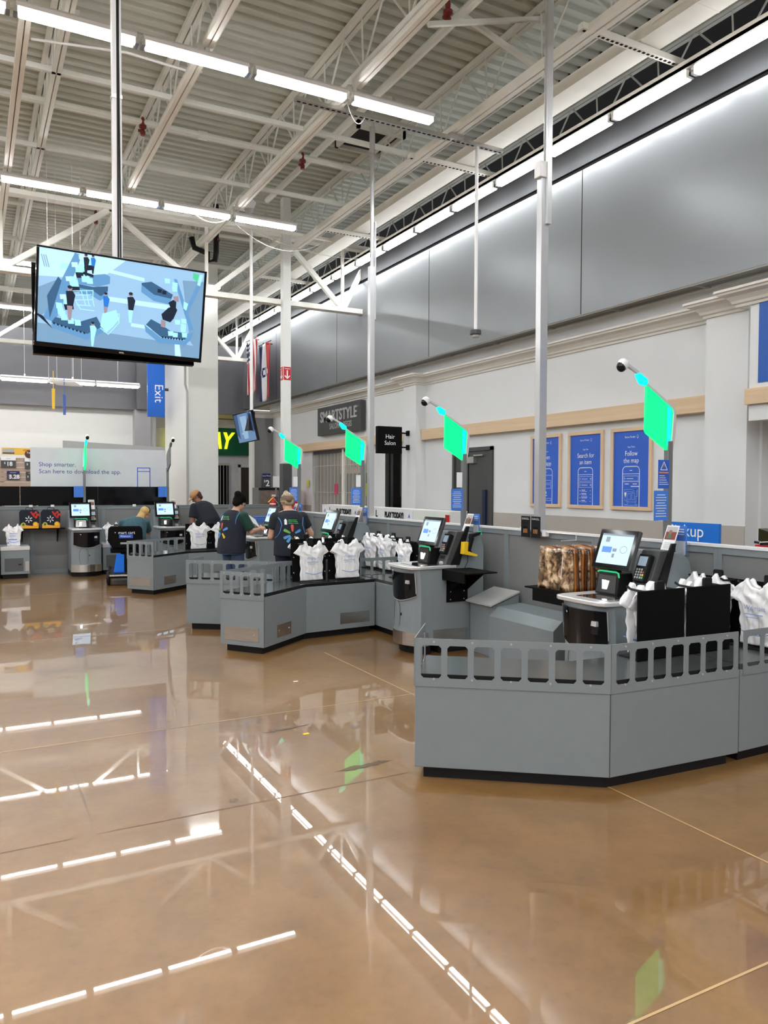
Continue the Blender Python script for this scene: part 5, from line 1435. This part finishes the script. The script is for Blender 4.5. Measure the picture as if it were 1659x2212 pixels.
# hanging wire grid with coloured blades
t = thing('wire_grid', 'white wire grid hanging low from thin wires behind the large television', 'hanging rack', (1.235, 12.6, 3.18))
b = MB()
for k in range(10): b.tube([(-.22+.02*k, -.25+.055*k, 0), (.14+.02*k, -.25+.055*k, 0)], .005, 4)
for s in (0, 1, 2): b.tube([(-.22+.18*s, -.25, 0), (-.04+.18*s, .25, 0)], .006, 4)
b.build('grid', WHITE, t)
b = MB()
for x, y in ((-.2, -.2), (.14, -.2), (-.05, .22), (.3, .22)): b.tube([(x, y, 0), (x, y, 3.2)], .0025, 4)
b.build('wires', WHITE, t)
for x, m, l, z0 in ((-.13, YEL, 'yellow squeegee blade hanging under the wire grid', 2.70), (.02, mat('blade_blue', (.05, .12, .40), .4), 'blue squeegee blade hanging under the wire grid', 2.62)):
    b = MB().prism([(-.018, 0), (.018, 0), (.024, .30), (-.02, .30)], -.008, .008, 'y'); b.tube([(0, 0, .3), (0, 0, .56)], .006, 5)
    o = b.build('squeegee', m); o.location = (1.225+x, 12.4, z0+.07); tag(o, l, 'squeegee')
# flags
def flag(label, y0, y1, z0, z1, kind):
    t = thing('flag', label, 'flag', (6.50, y0, z1)); L = y1-y0; Hh = z1-z0
    MB().tube([(.2, L/2, .02), (-.05, L/2, .02)], .012, 6).tube([(0, -.03, .02), (0, L+.03, .02)], .012, 6).build('rod', BK, t)
    b = MB(); nu, nv = 26, 24
    def mt(u, v):     # u across 0..1 (left to right as seen), v down
        if kind == 0:
            if u < .54 and v < .42: return WH if (int(u*22) % 2 == 0 and int(v*26) % 2 == 0) else mat_n
            return RED if int(u*13) % 2 == 0 else WH
        d = math.hypot((u-.5)*1.0, (v-.5)*1.75)
        if d < .10: return WH
        if d < .20: return mat_n if (int(math.atan2(v-.5, u-.5)*6) % 2) else WH
        return mat_n if u < .36 else (WH if u < .66 else RED)
    g = [[b.pt((.03*math.sin(9*i/nu+j*.12)+.012*math.sin(17*i/nu), L*(1-i/nu)*(1-.12*j/nv*math.sin(1.5+i)*0)+.0, -Hh*j/nv*(1+.03*math.sin(5*i/nu)))) for i in range(nu+1)] for j in range(nv+1)]
    for j in range(nv):
        for i in range(nu): b.face((g[j][i], g[j+1][i], g[j+1][i+1], g[j][i+1]), mt((i+.5)/nu, (j+.5)/nv))
    o = b.build('cloth', WH, t, smooth=True); q = o.modifiers.new('thick', 'SOLIDIFY'); q.thickness = .004
mat_n = mat('flag_navy', (.012, .025, .13), .7)
flag('red, white and blue flag with stars hanging at the far end of the upper wall', 19.04, 19.94, 4.07, 5.44, 0)
flag('flag with navy, white and red bars and a round emblem, on the upper wall', 18.07, 18.90, 3.80, 5.17, 1)
# red cabinet and yellow note behind the column
tag(MB().box(6.55, 6.85, 16.95, 17.4, 0, 1.62).build('red_machine', mat('machine_red', (.5, .03, .03), .35), loc=(6.7, 17.1, 0)), 'red machine standing behind the narrow column', 'machine')
sheet('yellow_note', 'small yellow note above the red machine', 'notice', faceX(7.02, 16.95, 1.64), .14, .16, mat('note_yellow', (.6, .6, .1), .6), [])
# litter
tag(MB().box(1.93, 1.97, 4.72, 4.75, .0005, .003).build('paper_scrap', YEL, loc=(1.95, 4.73, 0)), 'tiny yellow paper scrap on the floor', 'litter')
tag(MB().box(2.38, 2.42, 6.05, 6.07, .0005, .003).build('paper_scrap', WH, loc=(2.4, 6.06, 0)), 'tiny white paper scrap on the floor', 'litter')

t = thing('shopping_cart', 'wire shopping cart with a blue handle beyond the partition, right of the dark-haired worker', 'shopping cart', (5.0, 15.1, 0), .3)
b = MB()
for k in range(8):
    x = -.22+.063*k
    b.tube([(x, -.40, 1.0), (x*.85, -.34, .62), (x*.7, .38, .68), (x*.8, .42, .90)], .004, 4)
for z, w_ in ((1.0, .24), (.86, .23), (.74, .21)):
    b.tube([(-w_, -.40+.12*(1-z), z), (w_, -.40+.12*(1-z), z), (w_*.8, .42, z-.08), (-w_*.8, .42, z-.08), (-w_, -.40+.12*(1-z), z)], .005, 4)
b.build('basket', STEEL, t)
MB().tube([(-.25, -.47, 1.03), (.25, -.47, 1.03)], .02, 8).build('handle', BLUEL, t)
MB().prism([(-.22, .90), (.22, .90), (.20, 1.0), (-.20, 1.0)], -.30, -.28, 'y').build('child_seat_flap', BLUEL, t)
b = MB()
for s in (-1, 1): b.tube([(s*.24, -.45, 1.02), (s*.22, -.38, .62), (s*.22, -.38, .18), (s*.18, .42, .18), (s*.16, .38, .62)], .012, 6)
b.build('frame', STEEL, t)
for s in (-1, 1):
    for y in (-.36, .40): MB().lathe([(.02, -.012), (.06, -.012), (.06, .012), (.02, .012)], (s*.2, y, .06), 'x', 14).bar((s*.2, y, .06), (s*.2, y, .18), .02).build('wheel', BK, t)
# ================================================================ PEOPLE
def voxel(b, size, smooth=3):
    me = bpy.data.meshes.new('tmp'); me.from_pydata([tuple(v) for v in b.v], [], b.f)
    bm = bmesh.new(); bm.from_mesh(me); bmesh.ops.recalc_face_normals(bm, faces=bm.faces); bm.to_mesh(me); bm.free()
    o = bpy.data.objects.new('tmp', me); COL.objects.link(o)
    m = o.modifiers.new('r', 'REMESH'); m.mode = 'VOXEL'; m.voxel_size = size; m.use_smooth_shade = True
    s = o.modifiers.new('s', 'SMOOTH'); s.factor = .6; s.iterations = smooth
    bpy.context.view_layer.update()
    out = bpy.data.meshes.new_from_object(o.evaluated_get(bpy.context.evaluated_depsgraph_get()))
    bpy.data.objects.remove(o); bpy.data.meshes.remove(me)
    for p_ in out.polygons: p_.use_smooth = True
    return out
def vobj(name, b, m, size, parent, smooth=3):
    me = voxel(b, size, smooth); me.materials.append(m); me.name = name
    o = bpy.data.objects.new(name, me); COL.objects.link(o); o.parent = parent
    return o
V = Vector
def limb(b, pts, rs, n=12):
    b.tube(pts, rs, n); 
    for p_, r in zip(pts, rs): b.ell(p_, (r, r, r), nu=10, nv=8)
def hand(b, wrist, d, side, curl=.5):
    """wrist point, pointing direction d, side = thumb direction"""
    d = V(d).normalized(); s = V(side); s = (s-d*s.dot(d)).normalized(); n = d.cross(s)
    w_ = V(wrist); c = w_+d*.05
    R = Matrix((s, n, d)).transposed()
    b.ell(c, (.038, .018, .05), R, 12, 8)
    for i, (o, L) in enumerate(((.026, .072), (.009, .08), (-.009, .075), (-.026, .058))):
        p0 = w_+d*.085+s*o; p1 = p0+(d*.9-n*curl*.5).normalized()*L*.5; p2 = p1+(d*.55-n*curl*1.3).normalized()*L*.45
        b.tube([p0, p1, p2], [.009, .0085, .007], 8); b.ell(p2, (.007,)*3, nu=8, nv=6)
    p0 = w_+d*.03+s*.03; p1 = p0+(d*.6+s*.7).normalized()*.035; p2 = p1+(d*.95+s*.1-n*curl*.3).normalized()*.03
    b.tube([p0, p1, p2], [.012, .010, .008], 8); b.ell(p2, (.008,)*3, nu=8, nv=6)
def head(b, c, R, k=1.):
    def q(x, y, z): return V(c)+R @ V((x*k, y*k, z*k))
    b.ell(q(0, -.012, .025), (.073*k, .092*k, .085*k), R); b.ell(q(0, .02, -.035), (.058*k, .068*k, .072*k), R); b.ell(q(0, .05, -.085), (.03*k, .03*k, .022*k), R)
    b.tube([q(0, .085, .02), q(0, .108, -.02), q(0, .09, -.032)], [.008*k, .013*k, .01*k], 8)
    for s in (-1, 1): b.ell(q(s*.075, -.005, -.005), (.008*k, .018*k, .03*k), R, 8, 6); b.ell(q(s*.032, .075, .03), (.022*k, .014*k, .010*k), R, 8, 6)
    b.ell(q(0, .083, -.058), (.024*k, .010*k, .008*k), R, 8, 6)
def eyes(t, c, R):
    b = MB()
    for s in (-1, 1): b.ell(V(c)+R @ V((s*.031, .080, .012)), (.012, .008, .008), R, 8, 6)
    b.build('eye', BK, t)
def strands(t, hc, HR, target, m, seed, n=46):
    rr_ = random.Random(seed); b = MB(); T = V(target)
    for k in range(n):
        a = 2*PI*k/n+rr_.uniform(-.1, .1)
        s0 = V((math.sin(a)*.085, .035*math.cos(a)+.02, .05+.055*math.cos(a)*1.0-.02)); pts = []
        for i in range(7):
            p_ = s0.lerp(T, i/6); q_ = V((p_.x/.090, (p_.y+.028)/.100, (p_.z-.038)/.096)); L_ = max(q_.length, .05)
            if i < 6: p_ = V((q_.x/L_*.0895, q_.y/L_*.0995-.028, q_.z/L_*.0955+.038))
            pts.append(hc+HR @ (p_+V((rr_.uniform(-.002, .002), 0, rr_.uniform(-.002, .002)))))
        b.tube(pts, .0032, 4)
    b.build('hair_strands', m, t)
def rx(a): return Matrix.Rotation(a, 3, 'X')
def rz_(a): return Matrix.Rotation(a, 3, 'Z')
def person(label, loc, heading, P):
    """local frame: +y forward, +x the person's right"""
    t = thing('person', label, 'person', loc, heading-PI/2)
    S_ = P.get('skin', SKIN)
    b = MB()
    b.loft([(c, (w_, 0, 0), (0, d_*math.cos(a), d_*math.sin(a))) for c, w_, d_, a in P['torso']])
    b.tube([P['neck'], V(P['neck']).lerp(V(P['head']), .7)], [.055, .05], 12)
    HR = P['headR']; head(b, P['head'], HR)
    for sh, el, wr, hd_, th_ in P['arms']:
        limb(b, [sh, el, wr], [.05, .042, .028]); hand(b, wr, hd_, th_)
    for hp, kn, an in P['legs']:
        limb(b, [hp, kn, an], [.085, .06, .042]); a_ = V(an); b.ell(a_+V((0, .07, -.035)), (.045, .125, .04))
    vobj('body', b, S_, .008, t, 2)
    eyes(t, P['head'], HR)
    # shirt: torso and upper arms
    k = P.get('bulk', 1.08)
    b = MB(); b.loft([(c, (w_*k+.008, 0, 0), (0, (d_*k+.01)*math.cos(a), (d_*k+.01)*math.sin(a))) for c, w_, d_, a in P['torso'][P.get('s0', 0):-1]])
    for sh, el, wr, hd_, th_ in P['arms']:
        e = V(sh).lerp(V(el), P.get('sleeve', .75)); b.tube([sh, e], [.075, P.get('slr', .068)], 14); b.ell(sh, (.076,)*3)
    so_ = vobj('shirt', b, P['shirt'], .012, t, 4)
    b = MB()
    for hp, kn, an in P['legs']:
        b.tube([hp, kn, V(kn).lerp(V(an), .9)], [.105, .078, .06], 14); b.ell(kn, (.078,)*3); b.ell(hp, (.105,)*3)
        
    hpz = P['legs'][0][0]; b.ell((0, hpz[1], hpz[2]+.04), (.18, .13, .11))
    vobj('trousers', b, P['trousers'], .012, t, 3)
    b = MB()
    for hp, kn, an in P['legs']: a_ = V(an); b.ell(a_+V((0, .07, -.045)), (.053, .14, .045)); b.tube([a_+V((0, 0, -.06)), a_+V((0, 0, .03))], [.05, .048], 10)
    vobj('shoes', b, BK, .010, t, 2)
    return t
def vest(t, P, k=1.13, m=NAVY, rings=None, hem=None):
    b = MB(); b.loft([(c, (w_*k+.014, 0, 0), (0, (d_*k+.018)*math.cos(a), (d_*k+.018)*math.sin(a))) for c, w_, d_, a in rings])
    o = vobj('vest', b, m, .012, t, 4); return o
from mathutils.bvhtree import BVHTree
def project(vo, shapes, t, axis, name='back_print'):
    """lay small flat shapes on the cloth; axis = (origin, u, v, ray direction)"""
    bv = BVHTree.FromPolygons([v.co for v in vo.data.vertices], [p_.vertices for p_ in vo.data.polygons])
    O, u, v, d = [V(x) for x in axis]; b = MB()
    for pts, m in shapes:
        cen = sum((V((x, y)) for x, y in pts), V((0, 0)))/len(pts); ring = []
        ok = True
        for x, y in [tuple(cen)]+list(pts):
            hit = bv.ray_cast(O+u*x+v*y-d*1.0, d)
            if hit[0] is None: ok = False; break
            ring.append(b.pt(hit[0]-d*.006))
        if ok:
            for i in range(1, len(ring)): b.face((ring[0], ring[i], ring[i % (len(ring)-1)+1]), m)
    b.build(name, WH, t)
def petal(cx, cy, ang, L=.085, w_=.016, r0=.035):
    c, s = math.cos(ang), math.sin(ang); out = []
    for q, ww in ((r0, .6), (r0+L*.5, 1.), (r0+L*.85, 1.15), (r0+L, .8)): out.append((cx+c*q-s*w_*ww, cy+s*q+c*w_*ww))
    for q, ww in ((r0+L, .8), (r0+L*.85, 1.15), (r0+L*.5, 1.), (r0, .6)): out.append((cx+c*q+s*w_*ww, cy+s*q-c*w_*ww))
    return out
REDT = mat('print_red', (.65, .08, .05), .5); LIME = mat('print_lime', (.16, .42, .07), .5); SKYB = mat('print_sky', (.08, .30, .62), .5); GOLD = mat('print_gold', (.80, .50, .06), .5)
def spark(cx, cy): return [(petal(cx, cy, math.radians(a)), m) for a, m in ((92, REDT), (25, SKYB), (152, LIME), (205, SKYB), (235, SKYB), (310, GOLD))]
def textlines(cx, cy):
    o = [([(cx-.105, cy-.035), (cx-.075, cy-.035), (cx-.075, cy+.02), (cx-.09, cy+.04), (cx-.105, cy+.02)], WH)]
    for k in range(3): o.append(([(cx-.06, cy+.025-.02*k), (cx+.05+.01*k, cy+.025-.02*k), (cx+.05+.01*k, cy+.014-.02*k), (cx-.06, cy+.014-.02*k)], GRNT))
    return o
# --- dark-haired worker reaching to the right
def base(w_=1., hz=0.):
    return [((0, .0, .84+hz), .165*w_, .125*w_, 0), ((0, -.005, .93+hz), .175*w_, .14*w_, 0), ((0, .0, 1.05+hz), .165*w_, .135*w_, -.1), ((0, .015, 1.18+hz), .165*w_, .13*w_, -.15),
            ((0, .03, 1.28+hz), .17*w_, .115*w_, -.2), ((0, .04, 1.345+hz), .135*w_, .08*w_, -.25), ((0, .05, 1.375+hz), .07, .055, -.3)]
T1 = base(1.12)
P1 = dict(torso=T1, neck=(0, .045, 1.36), head=(0.01, .12, 1.475), headR=rz_(.25) @ rx(-.55), skin=SKIN, bulk=1.0,
          arms=[((-.18, .04, 1.29), (-.22, .11, 1.06), (-.10, .33, 1.05), (.25, 1, .12), (0.6, 0, .8)), ((.185, .04, 1.29), (.24, .14, 1.07), (.16, .37, 1.10), (-.1, 1, .05), (-.6, 0, .8))],
          legs=[((-.09, 0, .84), (-.10, .02, .46), (-.10, -.01, .09)), ((.09, 0, .84), (.10, .03, .46), (.11, 0, .09))], shirt=TEAL, trousers=DENIM, sleeve=.85, slr=.078)
t = person('worker with dark hair in a navy vest and green shirt, reaching to the right', (3.16, 10.30, 0), math.radians(22), P1); t.scale = (.955,)*3
VR = [((0, -.03, .76), .19, .155, 0), ((0, -.025, .85), .19, .155, 0), ((0, -.01, 1.0), .185, .15, 0), ((0, .0, 1.12), .18, .145, -.1), ((0, .015, 1.22), .165, .14, -.15), ((0, .03, 1.31), .14, .115, -.2), ((0, .04, 1.365), .095, .075, -.25)]
vo = vest(t, P1, 1.10, rings=VR)
project(vo, spark(-.02, 1.08)+textlines(.02, 1.27), t, ((0, 0, 0), (1, 0, 0), (0, 0, 1), (0, 1, 0)))
b = MB(); b.tube([(.165+.045*math.cos(a*PI/10)*.3, .03+.115*math.sin(a*PI/10), 1.20+.15*math.cos(a*PI/10)) for a in range(-10, 11)], .006, 6); b.tube([(-.165-.045*math.cos(a*PI/10)*.3, .03+.115*math.sin(a*PI/10), 1.20+.15*math.cos(a*PI/10)) for a in range(-10, 11)], .006, 6)
b.tube([(.207*math.cos(a*PI/12), -.03+.175*math.sin(a*PI/12), .765) for a in range(25)], .006, 6); b.build('blue_piping', VB, vo)
b = MB(); HR = P1['headR']; hc = V(P1['head']); q = lambda x, y, z: hc+HR @ V((x, y, z))
b.ell(q(0, -.03, .04), (.088, .098, .092), HR); b.ell(q(0, -.07, -.02), (.07, .05, .07), HR); b.ell(q(0, -.105, .09), (.055, .05, .05), HR); b.ell(q(0, .04, .085), (.065, .05, .03), HR)
vobj('hair', b, HAIRB, .009, t, 3); strands(t, hc, HR, (0, -.075, .085), HAIRB, 3)
# paper in hand, small white packet
tag(MB(fr((3.60, 10.63, 1.10), (.8, .3, -.5), (-.3, .5, .8))).box(-.07, .07, -.02, .12, -.003, .003).build('receipt', WHITE, loc=(3.60, 10.63, 1.10)), 'white paper held by the dark-haired worker', 'paper')
# --- grey-haired worker seen from behind
T2 = base(1.06)
P2 = dict(torso=T2, neck=(0, .045, 1.355), head=(-.01, .09, 1.465), headR=rz_(.1) @ rx(-.45), skin=SKIN, bulk=1.0,
          arms=[((-.175, .04, 1.28), (-.23, .08, 1.04), (-.13, .30, 1.0), (.2, 1, 0), (.6, 0, .8)), ((.175, .04, 1.28), (.30, .08, 1.07), (.20, .30, 1.0), (-.1, 1, 0), (-.6, 0, .8))],
          legs=[((-.09, 0, .84), (-.09, .02, .46), (-.09, -.01, .09)), ((.09, 0, .84), (.09, .03, .46), (.10, 0, .09))], shirt=mat('black_shirt', (.01, .014, .018), .8), trousers=NAVY, sleeve=.6)
t = person('worker with grey-blond pinned hair in a navy vest, back to the viewer', (3.50, 9.03, 0), math.radians(84), P2); t.scale = (.98,)*3
VR2 = [((0, -.01, .80), .185, .15, 0), ((0, -.01, .90), .185, .145, 0), ((0, -.005, 1.0), .18, .145, 0), ((0, .0, 1.12), .178, .14, -.1), ((0, .015, 1.22), .168, .135, -.15), ((0, .03, 1.305), .145, .115, -.2), ((0, .04, 1.355), .095, .075, -.25)]
vo = vest(t, P2, 1.07, rings=VR2)
project(vo, spark(-.01, 1.08)+textlines(.0, 1.235), t, ((0, 0, 0), (1, 0, 0), (0, 0, 1), (0, 1, 0)))
def piping(vo, curves, t):
    bv = BVHTree.FromPolygons([v.co for v in vo.data.vertices], [p_.vertices for p_ in vo.data.polygons]); b = MB()
    for c in curves:
        pts = []
        for x, z in c:
            h = bv.ray_cast(V((x, -1, z)), V((0, 1, 0)))
            if h[0] is not None: pts.append(h[0]+V((0, -.003, 0)))
        if len(pts) > 1: b.tube(pts, .006, 6)
    b.build('blue_piping', VB, vo)
piping(vo, [[(s*(.135+.055*abs(k/10.)**2+(.01 if k > 0 else 0)), 1.18-.15*k/10.) for k in range(-10, 11)] for s in (-1, 1)], t)
b = MB(); HR = P2['headR']; hc = V(P2['head']); q = lambda x, y, z: hc+HR @ V((x, y, z))
b.ell(q(0, -.025, .04), (.086, .095, .09), HR); b.ell(q(0, -.07, -.0), (.07, .045, .06), HR); b.ell(q(-.01, -.03, .13), (.03, .05, .025), HR)
vobj('hair', b, HAIRG, .009, t, 3); strands(t, hc, HR, (-.015, -.1, .0), HAIRG, 5); strands(t, hc, HR, (-.01, -.09, .03), mat('hair_ash', (.25, .19, .12), .6), 9, 26)
b = MB(); b.ell(q(-.015, -.115, .0), (.045, .035, .04), HR); vobj('hair_bun', b, mat('hair_brown', (.16, .09, .05), .5, bump=.6, scale=40), .008, t, 2)
b = MB(); b.tube([(.06, .03, 1.36), (.085, .06, 1.40), (.085, .13, 1.37)], .012, 6); b.build('lanyard', BLUE, t)
# --- bent man with a tan cap
a_ = .55
def lean(y, z, a=a_, z0=.92): return (y*math.cos(a)+(z-z0)*math.sin(a), z0+(z-z0)*math.cos(a)-y*math.sin(a))
T3 = []
for c, w_, d_, an in base(1.12, .04):
    if c[2] > .96: y, z = lean(c[1], c[2]); T3.append(((0, y, z), w_, d_, an-a_))
    else: T3.append((c, w_, d_, an))
def L3(x, y, z):
    yy, zz = lean(y, z); return (x, yy, zz)
P3 = dict(torso=T3, neck=L3(0, .04, 1.40), head=L3(0, .06, 1.56), headR=rz_(.9) @ rx(-.75), skin=SKIND, bulk=1.12,
          arms=[((L3(-.19, .03, 1.33)), (-.24, .24, .98), (-.22, .35, .78), (0, .5, -1), (.5, .5, .2)), ((L3(.19, .03, 1.33)), (.25, .30, 1.0), (.2, .45, .82), (0, .6, -1), (-.5, .5, .2))],
          legs=[((-.09, 0, .88), (-.10, .03, .48), (-.10, -.02, .09)), ((.09, 0, .88), (.10, .04, .48), (.11, 0, .09))], shirt=mat('dark_navy_tee', (.006, .009, .016), .85, bump=.3, scale=20), trousers=BKM, sleeve=.72, slr=.08)
t = person('man in a tan cap and black t-shirt bending forward behind the far bags', (3.92, 14.12, 0), math.radians(118), P3)
b = MB(); HR = P3['headR']; hc = V(P3['head']); q = lambda x, y, z: hc+HR @ V((x, y, z))
b.ell(q(0, -.03, .02), (.083, .09, .085), HR); b.ell(q(0, -.05, -.04), (.07, .05, .06), HR); vobj('hair', b, mat('hair_dark_red', (.06, .018, .012), .6, bump=.5, scale=40), .009, t, 2)
b = MB(); b.ell(q(0, -.01, .06), (.09, .105, .075), HR); b.ell(q(0, .11, .035), (.07, .08, .012), HR); vobj('cap', b, TAN, .008, t, 2)
# --- seated woman in the motorised cart
T4 = []
def L4(x, y, z):
    yy, zz = lean(y, z, .55, .58); return (x+.05*(z-.58), yy, zz)
for c, w_, d_, an in base(1.1, -.34):
    y, z = L4(0, c[1], c[2])[1:]; T4.append(((.10*(z-.5), y, z), w_, d_, an-.55))
P4 = dict(torso=T4, neck=L4(.04, .04, 1.02), head=(.21, *L4(.07, .06, 1.15)[1:]), headR=rz_(-.4) @ rx(-.5), skin=SKIN, bulk=1.08,
          arms=[(L4(-.17, .03, .95), (-.22, .42, .68), (-.12, .62, .72), (.1, 1, .1), (.5, 0, .8)), (L4(.19, .03, .95), (.27, .40, .70), (.2, .62, .76), (-.1, 1, .2), (-.5, 0, .8))],
          legs=[((-.10, .02, .50), (-.13, .42, .52), (-.13, .46, .12)), ((.10, .02, .50), (.13, .42, .52), (.13, .46, .12))], shirt=PEAC, trousers=NAVY, sleeve=.8)
t = person('woman with long blond hair in a teal top, seated and leaning forward', (2.43, 13.62, 0), math.radians(80), P4)
t.location.z = .12
b = MB(); HR = P4['headR']; hc = V(P4['head']); q = lambda x, y, z: hc+HR @ V((x, y, z))
b.ell(q(0, -.025, .03), (.085, .097, .09), HR); b.loft([(q(-.01, -.05, .02), (.075, 0, 0), (0, .05, .0)), (q(-.035, -.075, -.08), (.07, 0, 0), (0, .04, 0)), (hc+V((-.10, -.12, -.20)), (.06, 0, 0), (0, .03, 0)), (hc+V((-.15, -.13, -.28)), (.035, 0, 0), (0, .02, 0))])
vobj('hair', b, HAIRY, .009, t, 3)
b = MB(); b.tube([q(.088*math.cos(a*PI/10), -.03, .03+.098*math.sin(a*PI/10)) for a in range(-1, 12)], .008, 6); b.build('hair_band', BK, t)
# the cart
t = thing('mobility_cart', 'black motorised shopping cart with a wide seat back, behind the far counter', 'cart', (2.31, 13.62, 0))
t.rotation_euler = (0, 0, math.radians(80)-PI/2)
MB().prism([(-.28, .72), (-.20, .60), (.20, .60), (.28, .72), (.27, .93), (.23, .97), (-.23, .97), (-.27, .93)], -.24, -.17, 'y').build('seat_back', BKM, t, bevel=.02)
b = MB(faceY(0, -.2415, 0)); b.text('mart cart', .02, .86, .07, 0, WH); b.text('▾', -.16, .86, .06, 0, WH); b.rect(-.10, .77, .12, .83, 0, BLUE); b.text('Walmart', 0, .80, .045, .001, WH); b.rect(-.08, .67, .16, .70, 0, GL)
b.build('lettering', WH, t)
MB().box(-.24, .24, -.2, .24, .52, .60).build('seat', BKM, t, bevel=.02)
MB().bar((0, -.02, .18), (0, -.02, .52), .16, .16).build('seat_post', BK, t)
MB().box(-.26, .26, -.42, .75, .12, .20).build('chassis', BK, t, bevel=.02)
MB().prism([(-.25, -.50), (.25, -.50), (.30, -.3), (.26, .0), (-.26, .0), (-.30, -.3)], .16, .19).build('rear_bumper', CH, t, bevel=.008)
MB().prism([(-.19, .20), (-.02, .20), (-.02, .50), (-.14, .52)], -.30, -.26, 'y').build('blue_panel', mat('cart_blue', (.005, .16, .72), .35), t, bevel=.008)
for x in (-.27, .27):
    for y in (-.33, .6): MB().lathe([(.05, -.03), (.11, -.025), (.12, 0), (.11, .025), (.05, .03)], (x, y, .12), 'x', 20).build('wheel', BK, t, smooth=True)
MB().bar((0, .68, .2), (0, .60, .95), .05).tube([(-.2, .58, .95), (.2, .58, .95)], .015, 8).build('tiller', BK, t)
b = MB()
for k in range(9):
    b.tube([(-.26+.065*k, .75, .45), (-.28+.07*k, .80, .85)], .004, 4); b.tube([(-.26+.065*k, 1.25, .5), (-.28+.07*k, 1.3, .85)], .004, 4)
for z, e in ((.45, 0), (.65, .02), (.85, .03)): b.tube([(-.26-e, .75, z), (.26+e, .75, z), (.26+e, 1.28, z), (-.26-e, 1.28, z), (-.26-e, .75, z)], .006, 4)
b.build('basket', BLUE, t)
MB().bar((0, .9, .2), (0, .9, .45), .1).build('basket_post', BK, t)
